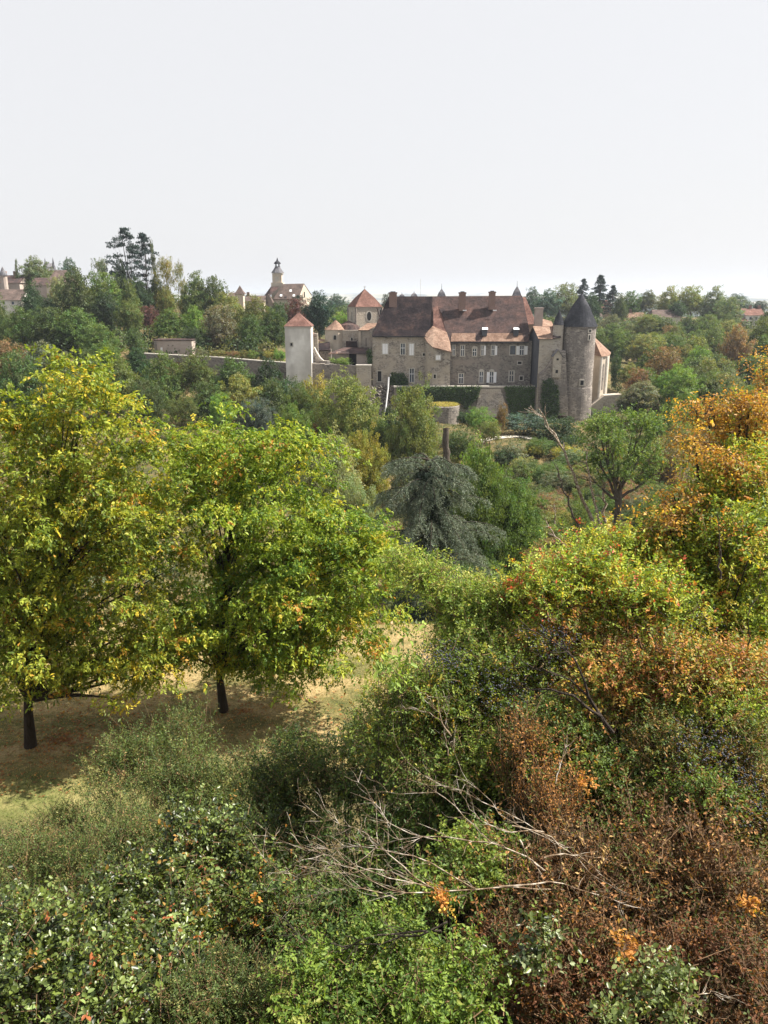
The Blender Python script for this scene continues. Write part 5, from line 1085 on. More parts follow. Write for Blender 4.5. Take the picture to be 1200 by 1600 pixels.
# --- weeping blue cedar
def cedar():
    rng = np.random.default_rng(40); D = 43; b = P(668, 968, D); b[2] = float(hgt(b[0], D)); top = P(672, 716, D) - b
    t = thing('weeping_cedar', b, 'grey-green weeping cedar with long arching branches in the middle of the view', 'tree')
    H = top[2]; paths = []; n = 105
    for i in range(n):
        f = rng.uniform(.22, .99); a = rng.uniform(0, 6.3); L = (4.6 * (1.16 - f) ** .42) * rng.uniform(.6, 1.08) + .4
        s = np.array([top[0] * f, top[1] * f, H * f]); d = np.array([math.cos(a), math.sin(a), 0]); u = np.linspace(0, 1, 10)[:, None]
        rise = rng.uniform(.12, .4); p = s + d * L * u + Z3 * L * (rise * np.sin(u * 2.2) - .3 * u ** 2.2 * rng.uniform(.2, 1.3)) + np.cross(d, Z3) * (u ** 2) * rng.normal() * .5
        paths.append(p)
    paths = np.array(paths); lm = limbs('trunk', (0, 0, 0), top, paths[:, -1], 0, .28, rng)
    bt = tubes('b', paths, np.repeat(np.linspace(.06, .012, 10)[None], n, 0), 5)
    obj('trunk', lm, M['bark_dark'], t); obj('branches', bt, M['bark_dark'], t)
    # hanging sprays
    m = 11000; bi = rng.integers(0, n, m); ui = rng.uniform(.12, 1, m) ** .8 * 8.99; i0 = ui.astype(int); fr = (ui - i0)[:, None]
    s = paths[bi, i0] * (1 - fr) + paths[bi, i0 + 1] * fr; tang = nrm(paths[bi, i0 + 1] - paths[bi, i0]); sd = nrm(np.cross(tang, Z3)) * rng.choice([-1, 1], m)[:, None]
    L = rng.uniform(.15, .6, m); u = np.linspace(0.05, 1, 15)[None, :, None]
    dr = rng.uniform(.35, 1.3, m)[:, None, None]
    q = s[:, None] + (sd * .75 + tang * .5)[:, None] * (L[:, None, None] * u) - Z3 * L[:, None, None] * u ** 1.5 * dr
    q = q.reshape(-1, 3) + rng.normal(size=(m * 15, 3)) * .03; k = len(q)
    C = np.repeat(palette([(.09, .12, .085, 3), (.14, .17, .125, 3), (.055, .08, .055, 2), (.2, .22, .17, 1)], m, rng), 15, 0) * rng.uniform(.75, 1.3, (k, 1))
    A = nrm(np.repeat(tang, 15, 0) * .3 - Z3 * .6 + rng.normal(size=(k, 3)) * .5)
    obj('foliage', leafmesh('foliage', q, A, unit(k, rng), rng.uniform(.06, .15, k), .22, C), M['needle'], t)
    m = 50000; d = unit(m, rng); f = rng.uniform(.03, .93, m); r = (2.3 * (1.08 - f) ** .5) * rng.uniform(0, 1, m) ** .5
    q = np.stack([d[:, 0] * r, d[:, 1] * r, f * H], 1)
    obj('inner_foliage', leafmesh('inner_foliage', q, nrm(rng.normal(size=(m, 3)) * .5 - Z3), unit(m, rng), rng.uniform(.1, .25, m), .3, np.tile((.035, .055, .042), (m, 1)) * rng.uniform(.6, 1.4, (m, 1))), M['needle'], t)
cedar()

# --- generic branching skeleton (bare or leafy)
def grow(p, d, L, r, depth, rng, out, gn=.35, up=.1, kids=3, split=.75):
    k = 6; u = np.linspace(0, 1, k); pts = [np.array(p, float)]; dd = np.array(d, float)
    for i in range(1, k):
        dd = nrm(dd + rng.normal(size=3) * gn * .35 + Z3 * up * .25); pts.append(pts[-1] + dd * L / (k - 1))
    out.append((np.array(pts), np.linspace(r, r * .5, k), depth))
    if depth > 0:
        for j in range(kids):
            f = rng.integers(2, k); nd = nrm(dd + unit(1, rng)[0] * split); grow(pts[f], nd, L * rng.uniform(.5, .8), r * .5, depth - 1, rng, out, gn, up, kids, split)
def skel_mesh(name, segs, sides=5):
    return tubes(name, np.array([s[0] for s in segs]), np.array([s[1] for s in segs]), sides)
# forked green tree with dead stems beside it
def forked():
    rng = np.random.default_rng(51); D = 64; b = P(962, 842, D); t = thing('forked_tree', b, 'slender forked green tree with a clear pale trunk left of the orange foliage', 'tree'); sg = []
    s = SCL(760, D); trunk = np.array([P(962, 842, D), P(964, 815, D), P(966, 790, D), P(968, 765, D)]) - b
    trunk = np.array([np.interp(np.linspace(0, 3, 6), range(4), trunk[:, i]) for i in range(3)]).T
    sg.append((trunk, np.linspace(.36, .25, 6), 3)); tips = []
    for (x, y, dd) in ((925, 690, 1), (945, 660, -1), (968, 650, .5), (990, 665, 1), (1010, 690, -1), (1036, 722, 0), (912, 735, 1.5), (955, 700, -2), (985, 712, 2), (930, 655, 0), (1005, 650, 0)):
        e = P(x, y, D + dd) - b; s0 = trunk[rng.integers(3, 6)]; u = np.linspace(0, 1, 6)[:, None]; p = s0 + (e - s0) * u + Z3 * np.sin(u * 3.14) * -.4 + rng.normal(size=(6, 3)) * .12 * (u > 0); sg.append((p, np.linspace(.15, .03, 6), 2)); tips.append(e)
        grow(p[3], nrm(e - s0 + rng.normal(size=3) * .8), 1.8, .05, 1, rng, sg)
    obj('trunk', skel_mesh('trunk', sg, 6), M['bark'], t)
    E = [(*(P(x, y, D + dd) - b), w_ * s, w_ * s, h_ * s) for x, y, w_, h_, dd in ((925, 672, 22, 20, 1), (948, 655, 24, 16, 0), (985, 660, 26, 20, 1), (1014, 676, 22, 20, 0), (960, 690, 34, 22, -1), (1000, 705, 26, 20, 1), (928, 715, 22, 22, 1), (972, 730, 26, 18, -1), (1030, 715, 14, 16, 0), (905, 690, 10, 12, 0), (1010, 740, 16, 12, 0), (945, 745, 14, 10, 0))]
    cen, o_, _ = in_ells(E, 330, rng, .5); cen += 0
    Pp, A, N, L, C, _p = shoots(cen, o_, .5, 7, .45, 9, .16, [(.08, .13, .03, 3), (.05, .09, .025, 3), (.12, .16, .035, 2)], rng, up=.4, droop=.2)
    obj('crown', leafmesh('crown', Pp, A, N, L, .5, C), M['leaf'], t)
forked()
def deadstem(lab, pts, D, r, seed, m='deadwood', depth=1):
    rng = np.random.default_rng(seed); W = np.array([P(x, y, D + dd) for x, y, dd in pts]); b = W[0]; W = W - b
    u = np.linspace(0, len(W) - 1, 12); p = np.array([np.interp(u, range(len(W)), W[:, i]) for i in range(3)]).T; p[1:-1] += rng.normal(size=(10, 3)) * r * .5
    sg = [(p[:6], np.linspace(r, r * .7, 6), 1), (p[5:11], np.linspace(r * .73, r * .4, 6), 1), (p[6:12], np.linspace(r * .66, r * .3, 6), 1)]; sg = sg[:1] + [(p[5:11], np.linspace(r * .7, r * .4, 6), 1), (np.concatenate([p[10:12], p[11:12] + (p[11] - p[10]) * np.linspace(.2, .8, 4)[:, None]]), np.linspace(r * .4, r * .12, 6), 1)]
    for i in range(5): k = rng.integers(5, 12); grow(p[k], nrm(nrm(p[k] - p[k - 1]) + unit(1, rng)[0] * .8), np.linalg.norm(p[-1]) * rng.uniform(.08, .2), r * .35, depth, rng, sg, kids=2)
    o = obj('dead_tree', skel_mesh('dead_tree', sg, 6), M[m], loc=tuple(b)); tag(o, lab, 'dead tree'); return o
deadstem('long bare stem leaning left over the path in front of the round tower', [(930, 825, 0), (905, 765, 0), (885, 712, 0), (866, 676, 0), (846, 645, 0)], 64, .17, 1)
deadstem('bare white-barked stem just left of the forked green tree', [(944, 836, 0), (934, 800, 0), (924, 765, 0), (919, 735, 0), (917, 712, 0)], 63, .14, 2)
deadstem('short pale dead stem between the white-barked one and the forked tree', [(948, 838, 0), (943, 790, 0), (943, 760, 0), (934, 735, 0)], 65, .16, 3)
deadstem('bare brown stem leaning left below the long one', [(908, 830, 0), (893, 800, 0), (880, 765, 0), (872, 735, 0)], 62, .12, 4, 'bark')
deadstem('fallen pale dead branch pointing down right below the bare brown stem', [(893, 866, 0), (878, 848, 0), (864, 832, 0), (855, 818, 0)], 58, .12, 5)
deadstem('thin whitish dead sapling left of the leaning stems', [(866, 822, 0), (868, 800, 0), (866, 785, 0)], 60, .06, 6)
#NEAR
# ------------------------------------------------------------------ near thicket, bush by bush
def bush(name, label, cat, ells, ncl, nsh, shl, nlf, leafL, ratio, pal, seed, base=None, mt='leaf', up=.5, droop=.2, cr=.3, oval=False, stems=14, stem_r=.018, twigf=.35, twig_r=.0035, twm='twig', shell=.36, mixp=.35, flat=.8, group=None, spread=.9, amp=.27, leafname='foliage', extra_pal=None, lumps=9):
    rng = np.random.default_rng(seed); W0 = [to_ell(*e) for e in ells]; W = []
    for e in W0:                                                    # each mass = a core and smaller billows round it
        W.append((e[0], e[1], e[2] - e[5] * .12, e[3] * .62, e[4] * .62, e[5] * .62, e[6] * .6)); nl = lumps
        for j in range(nl):
            d = unit(1, rng)[0]; d[2] = abs(d[2]) * 1.1 - .25; d[1] -= .25; d /= np.linalg.norm(d); r = rng.uniform(.26, .42)
            W.append((e[0] + d[0] * e[3] * .72, e[1] + d[1] * e[4] * .72, e[2] + d[2] * e[5] * .72, e[3] * r, e[4] * r, e[5] * r * 1.05, e[6] * 1.1))
    cx, cy_, cz = np.mean([e[0] for e in W]), np.mean([e[1] for e in W]), min(e[2] - e[5] for e in W)
    bx_, by_ = (cx, cy_) if base is None else base; b = np.array((bx_, by_, float(hgt(bx_, by_)) - .05))
    t = thing(name, b, label, cat, group); E = loc_of(W, b); cen, out, k = in_ells(E, ncl, rng, shell, amp)
    k = cen[:, 2] + b[2] > hgt(cen[:, 0] + b[0], cen[:, 1] + b[1]) + .1; cen, out = cen[k], out[k]
    Pp, A, N, L, C, poly = shoots(cen, out, cr, nsh, shl, nlf, leafL, pal, rng, up=up, droop=droop, flat=flat, mixp=mixp, spread=spread, pal_leaf=extra_pal)
    obj(leafname, leafmesh(leafname, Pp, A, N, L, ratio, C, oval), M[mt], t)
    # stems from the ground to clumps, and the shoots' own twigs
    if stems:
        e = cen[rng.choice(len(cen), min(stems, len(cen)), replace=False)]; s0 = np.stack([rng.normal(size=len(e)) * .25, rng.normal(size=len(e)) * .25, np.zeros(len(e))], 1); s0 = s0 + (e * np.array([1, 1, 0])) * .35
        s0[:, 2] = np.minimum(hgt(s0[:, 0] + b[0], s0[:, 1] + b[1]) - b[2], e[:, 2] - .2)
        u = np.linspace(0, 1, 7)[None, :, None]; mid = (s0 + e) / 2 + Z3 * .25 + rng.normal(size=e.shape) * .15
        pp = s0[:, None] * (1 - u) ** 2 + 2 * mid[:, None] * u * (1 - u) + e[:, None] * u ** 2
        obj('stems', tubes('stems', pp, np.repeat(np.linspace(stem_r, stem_r * .25, 7)[None], len(e), 0), 5), M['bark_dark'], t)
    m = int(len(poly) * twigf)
    if m:
        sel = rng.choice(len(poly), m, replace=False); pl = poly[sel]; back = pl[:, :1] - (pl[:, 1:2] - pl[:, :1]) * .9
        obj('twigs', tubes('twigs', np.concatenate([back, pl], 1), np.repeat(np.array([[1.6, 1.2, 1, .5]]) * twig_r, m, 0), 3), M[twm], t)
    return t
BR = [(.046, .065, .014, 5), (.09, .12, .024, 3.4), (.02, .032, .01, 4), (.14, .19, .06, 1.8), (.2, .12, .03, .4), (.24, .08, .03, .2)]
WIL = [(.055, .085, .024, 4), (.09, .12, .034, 3), (.032, .05, .015, 4), (.17, .17, .06, 1.3), (.2, .13, .06, .4)]
THN = [(.055, .09, .02, 4), (.095, .14, .026, 4), (.15, .19, .034, 3), (.22, .22, .04, 1.2), (.24, .16, .03, .4)]
RYL = [(.16, .22, .034, 5), (.24, .28, .042, 4), (.1, .155, .028, 4), (.34, .29, .045, 2), (.32, .13, .03, 1.2), (.3, .06, .03, .7)]
RUS = [(.17, .085, .035, 3), (.1, .055, .028, 4), (.3, .15, .06, 2.2), (.06, .04, .022, 3), (.07, .09, .025, 3), (.36, .24, .1, 1)]
ORG = [(.31, .17, .035, 4), (.25, .125, .03, 3), (.36, .23, .045, 3), (.18, .1, .03, 1.5), (.14, .17, .035, 2.2)]
# left foreground: willow-like weeds on the meadow edge
bush('tall_weeds', 'feathery pale green weeds with upright stems in front of the green walnut trunk', 'weeds', [(235, 1235, 90, 75, 13.2), (300, 1200, 90, 70, 14), (370, 1240, 70, 60, 13.4)], 300, 12, .42, 14, .05, .34, WIL, 60, up=1.3, droop=.05, cr=.34, stems=30, stem_r=.008, spread=.7, twm='twig', amp=.3)
bush('tall_weeds', 'lower greyish-green weeds sloping down at the left edge beside the straw lawn', 'weeds', [(60, 1400, 130, 85, 9.3), (170, 1330, 90, 75, 10.4), (20, 1370, 80, 60, 9.8), (110, 1310, 70, 28, 13)], 620, 12, .3, 14, .036, .36, WIL, 61, up=1.1, droop=.08, cr=.26, stems=30, stem_r=.007, spread=.75, amp=.3)
bush('blackthorn_bush', 'dark dense blackthorn behind the fan of dead branches, right of the weeds', 'bush', [(470, 1230, 85, 75, 11.5), (550, 1200, 90, 60, 12), (430, 1310, 70, 60, 10.5), (600, 1170, 70, 50, 12.5)], 380, 12, .3, 12, .045, .5, [(.03, .05, .013, 4), (.05, .08, .018, 3), (.1, .12, .025, 1.5), (.02, .032, .01, 3)], 62, up=.5, cr=.3, stems=20)
bush('bramble_bush', 'bramble with pale glossy leaves left of the dark hollow', 'bramble', [(250, 1370, 100, 75, 8.6), (330, 1330, 70, 60, 9.2), (190, 1440, 80, 60, 7.8)], 240, 9, .3, 8, .055, .66, BR, 63, mt='glossy_leaf', up=.4, cr=.28, oval=True, stems=20, amp=.36)
bush('bramble_bush', 'large-leaved pale bramble filling the bottom left corner', 'bramble', [(70, 1530, 110, 75, 6.4), (-10, 1480, 70, 70, 6.9), (160, 1590, 80, 50, 5.6)], 210, 9, .25, 8, .052, .66, BR, 64, mt='glossy_leaf', up=.4, cr=.24, oval=True, stems=16, amp=.36)
bush('bramble_bush', 'glossy bramble clump below the dark hollow at lower left', 'bramble', [(250, 1500, 70, 60, 6.7), (310, 1440, 60, 55, 7.6), (230, 1570, 60, 40, 5.9)], 130, 9, .26, 8, .05, .66, BR, 65, mt='glossy_leaf', up=.3, cr=.22, oval=True, stems=16, amp=.3)
bush('rose_bush', 'wild rose with a few orange leaves and whitish seed heads left of the dead branches', 'bush', [(400, 1380, 60, 80, 8.6), (430, 1440, 50, 60, 7.6)], 150, 9, .28, 9, .045, .6, BR[:4] + [(.3, .14, .03, 1.2)], 66, up=.5, cr=.24, oval=True, stems=14)
bush('tall_weeds', 'fine-leaved yellowish weeds at the bottom left of centre', 'weeds', [(400, 1545, 90, 60, 5.8), (330, 1570, 60, 45, 5.6)], 210, 12, .22, 14, .026, .38, WIL, 67, up=1.1, cr=.18, stems=24, stem_r=.006, spread=.75)
bush('leafy_bush', 'fresh bright green low bush at the bottom centre', 'bush', [(520, 1570, 100, 50, 5.2), (620, 1500, 80, 60, 5.9), (700, 1570, 90, 45, 5.1)], 300, 9, .2, 10, .038, .5, [(.08, .13, .022, 4), (.12, .17, .03, 3), (.045, .08, .018, 3), (.18, .2, .05, 1)], 68, up=.6, cr=.2, stems=18, oval=True)
bush('leafy_bush', 'green undergrowth seen through the fan of dead branches', 'bush', [(620, 1330, 130, 90, 8.8), (500, 1440, 80, 60, 7.4), (720, 1260, 110, 80, 9.2)], 420, 9, .28, 10, .05, .5, [(.03, .055, .014, 3), (.055, .09, .02, 3), (.1, .13, .03, 1)], 69, up=.5, cr=.3, stems=18)
# centre
bush('blackthorn_bush', 'tall green blackthorn full of dark sloes right of the lawn', 'bush', [(700, 1080, 100, 80, 10), (790, 1040, 90, 80, 10.2), (640, 1130, 80, 60, 9.8), (760, 1150, 110, 70, 9.4)], 560, 12, .3, 12, .042, .5, THN, 70, up=.6, cr=.3, stems=26)
bush('blackthorn_bush', 'lighter arching blackthorn top reaching left below the cedar', 'bush', [(720, 940, 60, 38, 11.4), (790, 950, 70, 50, 11.2), (650, 895, 45, 18, 11.6), (850, 920, 50, 45, 11.4), (735, 1000, 55, 40, 11)], 340, 12, .3, 12, .042, .48, [(.14, .2, .034, 3), (.09, .14, .028, 3), (.22, .25, .055, 2), (.3, .28, .09, .6)], 71, up=.5, cr=.24, stems=7, shell=.6)
bush('walnut_sapling', 'pale large-leaved sapling in front of the lawn, below the cedar', 'sapling', [(650, 985, 28, 14, 9), (665, 1020, 20, 16, 9), (610, 1040, 30, 30, 9), (625, 1080, 35, 40, 9.1)], 12, 2, .22, 7, .09, .42, [(.13, .19, .035, 3), (.18, .24, .05, 2), (.09, .14, .03, 1)], 72, up=.3, droop=.5, cr=.08, oval=True, stems=12, stem_r=.008, shell=.6)
# right
bush('spindle_bush', 'yellow-green bush with scattered red leaves in the middle of the right side', 'bush', [(900, 930, 90, 65, 10.6), (970, 900, 90, 60, 11), (1010, 960, 90, 80, 10.2), (860, 990, 60, 50, 10.4)], 560, 11, .28, 11, .05, .5, RYL, 73, up=.8, cr=.3, stems=26)
bush('ash_sapling', 'tall green-yellow young trees at the right edge under the orange foliage', 'young tree', [(1125, 830, 80, 60, 11.6), (1170, 880, 80, 100, 10.8), (1060, 900, 60, 70, 11.2), (1150, 980, 80, 60, 10.4), (1175, 750, 50, 50, 11.9), (1110, 765, 40, 35, 11.9), (1080, 990, 70, 60, 10.4)], 640, 12, .3, 11, .056, .44, [(.17, .23, .034, 4), (.24, .28, .042, 3), (.07, .11, .025, 3), (.32, .27, .04, 1.5), (.34, .14, .03, .5)], 74, up=.9, cr=.32, stems=40, stem_r=.03)
bush('maple_tree', 'orange-leaved tree reaching in from the right edge', 'tree', [(1140, 655, 42, 22, 13), (1100, 648, 36, 11, 13.1), (1165, 690, 45, 34, 13), (1100, 700, 36, 16, 12.8), (1195, 625, 30, 24, 13.2), (1050, 828, 30, 28, 11), (1062, 785, 34, 20, 11.3), (1120, 735, 40, 20, 11.6), (1090, 700, 36, 14, 11.8), (1165, 745, 26, 16, 11.3), (1190, 574, 22, 5, 13.4, .5), (1180, 650, 40, 40, 12.4)], 230, 7, .36, 9, .052, .55, ORG, 75, up=.3, droop=.3, cr=.2, stems=46, stem_r=.045, base=(6.9, 13), shell=.55, mixp=.3, amp=.34, lumps=12)
bush('spindle_bush', 'rusty-orange leafed bush below the yellow-green one on the right', 'bush', [(930, 1070, 100, 60, 9.4), (1060, 1060, 110, 70, 9.2), (1160, 1080, 80, 60, 9), (880, 1010, 50, 40, 9.8)], 560, 10, .27, 10, .045, .5, [(.3, .14, .045, 2.6), (.2, .09, .04, 2.2), (.17, .18, .035, 3), (.34, .24, .06, 1.5), (.09, .12, .025, 4)], 76, up=.8, cr=.28, stems=30)
bush('blackthorn_bush', 'dark sloe-laden blackthorn at the right edge below the rusty leaves', 'bush', [(1130, 1190, 100, 70, 8), (1170, 1290, 70, 60, 7.4), (1040, 1180, 70, 50, 8.2)], 430, 11, .25, 11, .034, .5, [(.05, .08, .02, 4), (.1, .12, .03, 2), (.14, .09, .03, 3), (.2, .17, .04, 1)], 77, up=.6, cr=.24, stems=30)
bush('green_bush', 'green leafy patch in the middle of the brown scrub', 'bush', [(900, 1190, 90, 50, 8.3), (960, 1240, 60, 50, 8), (860, 1140, 60, 40, 8.8)], 260, 10, .24, 10, .04, .55, [(.08, .12, .025, 4), (.05, .08, .02, 3), (.17, .16, .035, 1), (.22, .1, .03, 1)], 78, up=.6, cr=.22, stems=20)
bush('dry_brushwood', 'upright rusty dry shoots between green bush and brown scrub', 'brushwood', [(812, 1185, 30, 60, 8.3), (850, 1265, 45, 50, 7.7)], 62, 10, .4, 9, .036, .32, [(.4, .2, .07, 3), (.28, .13, .045, 3), (.1, .12, .035, 2)], 79, mt='dry_leaf', up=1.6, droop=0, cr=.2, stems=30, twigf=.7, stem_r=.01, spread=.5)
bush('dead_shrub', 'large withered brown shrub filling the lower right', 'shrub', [(940, 1350, 120, 80, 6.9), (1060, 1340, 100, 90, 6.9), (850, 1400, 80, 60, 6.6), (1150, 1420, 80, 80, 6.3), (960, 1450, 110, 60, 6.1)], 430, 9, .26, 8, .042, .46, RUS, 80, mt='dry_leaf', up=.8, droop=.1, cr=.24, stems=60, stem_r=.012, twigf=.8, twm='twig', amp=.32)
bush('dead_shrub', 'dark reddish withered shrub in the bottom right corner', 'shrub', [(1150, 1540, 80, 60, 5.4), (900, 1540, 100, 50, 5.5), (1060, 1500, 80, 40, 5.7), (800, 1500, 70, 60, 5.8)], 260, 9, .2, 8, .036, .48, [(.12, .05, .025, 4), (.07, .04, .02, 4), (.2, .09, .03, 2), (.06, .08, .025, 2)], 81, mt='dry_leaf', up=.7, cr=.2, stems=40, twigf=.6, stem_r=.01)
bush('bramble_bush', 'pale-leaved bramble at the bottom right', 'bramble', [(1010, 1568, 55, 24, 4.7), (1050, 1535, 36, 16, 4.8), (950, 1590, 36, 16, 4.6)], 46, 6, .17, 7, .038, .66, [(.06, .085, .022, 3), (.1, .13, .035, 3), (.16, .19, .07, 2)], 82, mt='glossy_leaf', up=.6, cr=.15, oval=True, stems=12, stem_r=.006)
bush('bramble_bush', 'few pale bramble shoots over the withered shrub', 'bramble', [(850, 1470, 40, 20, 5.4), (830, 1500, 40, 15, 5.3)], 22, 5, .16, 6, .045, .65, BR[:3] + [(.17, .2, .1, 2)], 83, mt='glossy_leaf', up=.6, cr=.12, oval=True, stems=8, stem_r=.005)
bush('green_bush', 'green bramble-like leaves under the right end of the dead fan', 'bush', [(760, 1340, 60, 40, 6.9), (700, 1380, 60, 40, 6.6)], 130, 9, .2, 9, .042, .55, THN[:3] + [(.2, .11, .04, 1)], 102, up=.6, cr=.18, stems=12)
bush('green_bush', 'olive leafy patch between the rusty leaves at the right edge', 'bush', [(1150, 1120, 50, 30, 8.3), (1090, 1130, 50, 25, 8.5)], 110, 10, .2, 10, .038, .52, RYL[:3], 103, up=.7, cr=.2, stems=12)
bush('green_bush', 'dark green leafy patch in the lower right brown scrub', 'bush', [(1100, 1250, 50, 35, 7.3), (1000, 1290, 50, 30, 7.3)], 110, 10, .2, 9, .038, .55, THN[:2] + [(.15, .08, .03, 2)], 104, up=.6, cr=.18, stems=12)
for i, (x, y, D, lab) in enumerate(((690, 1405, 5.6, 'orange withered leaf cluster caught in the dead branches'), (910, 1228, 6.9, 'bright yellow-orange leaf spray over the green patch'), (975, 1480, 5.2, 'pale orange withered leaf cluster at lower right'), (1165, 1415, 5.6, 'yellow leaf spray near the right edge'))):
    bush('leaf_cluster', lab, 'leaves', [(x, y, 17, 9, D)], 6, 5, .08, 6, .032, .6, [(.4, .2, .05, 3), (.3, .13, .035, 3), (.45, .3, .06, 1)], 90 + i, mt='dry_leaf', cr=.05, stems=4, stem_r=.004, oval=True, lumps=3)
# sloes: dark blue berries
def berries(label, ells, n, seed):
    rng = np.random.default_rng(seed); E = [to_ell(*e) for e in ells]; c, _, _ = in_ells(E, n, rng, .35); c += rng.normal(size=c.shape) * .02
    ph = (1 + 5 ** .5) / 2; iv = nrm(np.array([(-1, ph, 0), (1, ph, 0), (-1, -ph, 0), (1, -ph, 0), (0, -1, ph), (0, 1, ph), (0, -1, -ph), (0, 1, -ph), (ph, 0, -1), (ph, 0, 1), (-ph, 0, -1), (-ph, 0, 1)], float))
    fc = np.array([(0, 11, 5), (0, 5, 1), (0, 1, 7), (0, 7, 10), (0, 10, 11), (1, 5, 9), (5, 11, 4), (11, 10, 2), (10, 7, 6), (7, 1, 8), (3, 9, 4), (3, 4, 2), (3, 2, 6), (3, 6, 8), (3, 8, 9), (4, 9, 5), (2, 4, 11), (6, 2, 10), (8, 6, 7), (9, 8, 1)])
    o0 = c.mean(0); V = (c - o0)[:, None] + iv[None] * rng.uniform(.008, .013, (n, 1, 1)); f = (np.arange(n)[:, None, None] * 12 + fc[None]).ravel()
    o = obj('sloe_berries', rawmesh('sloe_berries', V.reshape(-1, 3), f, np.full(n * 20, 3), None, True), M['berry'], loc=tuple(o0)); tag(o, label, 'berries'); o['kind'] = 'stuff'
M['berry'] = simple('berry', (.03, .032, .045), (.1, .105, .135), 30, rough=.45, bump=0)
berries('blue-black sloes on the arching branches above the rusty bush', [(860, 1000, 50, 35, 9.5), (790, 1080, 60, 50, 9.2), (700, 1030, 50, 30, 9.6)], 900, 1)
berries('blue-black sloes on the dark blackthorn at the right edge', [(1110, 1180, 80, 60, 7.7), (1150, 1250, 60, 50, 7.3), (1060, 960, 50, 40, 9.8)], 1500, 2)
# --- bare branches
def fan(label, lines, seed, r, name='dead_branch', m='deadwood', side=10, sl=.5):
    rng = np.random.default_rng(seed); b = P(lines[0][0][0], lines[0][0][1], lines[0][0][2]); sg = []
    for ln in lines:
        W = np.array([P(*q) for q in ln]) - b; u = np.linspace(0, len(W) - 1, 11)
        # smooth resample
        p = np.array([np.interp(u, range(len(W)), W[:, i]) for i in range(3)]).T; q = p.copy(); q[1:-1] = (p[:-2] + p[1:-1] * 2 + p[2:]) / 4; q[1:-1] += rng.normal(size=(9, 3)) * .012
        rr = r * rng.uniform(.6, 1.1)
        sg.append((q[:6], np.linspace(rr, rr * .6, 6), 1)); sg.append((q[5:], np.linspace(rr * .6, rr * .22, 6), 1))
        for i in range(side):
            k = rng.integers(2, 11); d0 = nrm(q[k] - q[k - 1]); grow(q[k], nrm(d0 + unit(1, rng)[0] * .75), sl * rng.uniform(.4, 1.1), rr * .34, 1 if i % 2 else 0, rng, sg, gn=.4, up=.05, kids=2)
    o = obj(name, skel_mesh(name, sg, 5), M[m], loc=tuple(b)); tag(o, label, 'branches'); return o
fan('big fan of bleached dead branches sweeping left across the lower centre', [
    [(880, 1390, 6.2), (800, 1385, 6.0), (690, 1395, 5.8), (610, 1370, 5.8), (540, 1345, 6.0), (470, 1322, 6.2)],
    [(690, 1395, 5.8), (620, 1400, 5.7), (560, 1360, 5.8), (500, 1335, 6.0), (430, 1310, 6.3)],
    [(740, 1388, 5.9), (660, 1340, 6.0), (590, 1325, 6.1), (520, 1322, 6.3), (480, 1330, 6.3)],
    [(850, 1360, 6.3), (790, 1320, 6.3), (740, 1312, 6.2), (660, 1310, 6.3), (590, 1322, 6.4), (510, 1320, 6.6)],
    [(690, 1395, 5.8), (640, 1370, 5.9), (590, 1310, 6.1), (540, 1290, 6.4), (505, 1280, 6.6)],
    [(600, 1360, 5.9), (540, 1362, 5.9), (480, 1366, 6.0), (445, 1368, 6.1), (412, 1340, 6.2)],
    [(620, 1405, 5.7), (560, 1385, 5.7), (520, 1395, 5.8), (470, 1398, 5.9)]], 5, .0085, side=22, sl=.34)
fan('bare branches rising to the upper left above the dead fan', [
    [(930, 1350, 6.6), (850, 1310, 6.7), (790, 1265, 6.8), (720, 1240, 6.9), (660, 1215, 7.1), (620, 1165, 7.3)],
    [(760, 1310, 6.6), (720, 1265, 6.8), (680, 1235, 6.9), (640, 1240, 7.0), (575, 1238, 7.1)],
    [(850, 1300, 6.7), (790, 1300, 6.6), (740, 1280, 6.7), (720, 1240, 6.9)],
    [(900, 1330, 6.6), (800, 1290, 6.6), (770, 1255, 6.8), (730, 1220, 7.0), (712, 1185, 7.2), (704, 1160, 7.4)],
    [(690, 1315, 6.3), (630, 1300, 6.5), (600, 1275, 6.6), (585, 1250, 6.7), (560, 1222, 6.9)]], 6, .0075, side=12, sl=.3)
fan('low dark dead branch under the fan, bottom centre', [[(690, 1455, 5.5), (620, 1455, 5.6), (560, 1470, 5.6), (525, 1490, 5.6), (480, 1470, 5.7), (450, 1440, 5.9)], [(700, 1440, 5.5), (650, 1465, 5.5), (560, 1475, 5.6), (500, 1480, 5.7), (455, 1455, 5.9)]], 7, .011, side=12, sl=.3, m='bark')
fan('dark arching branches curving left above the rusty shoots', [
    [(958, 1145, 8.2), (930, 1105, 8.3), (905, 1075, 8.4), (870, 1050, 8.5), (820, 1042, 8.7)], [(958, 1145, 8.2), (925, 1100, 8.3), (905, 1040, 8.5), (880, 1010, 8.6), (830, 985, 8.8)], [(940, 1120, 8.2), (890, 1085, 8.3), (830, 1075, 8.5), (800, 1078, 8.6)]], 8, .026, name='bare_branch', m='bark_dark', side=6, sl=.35)
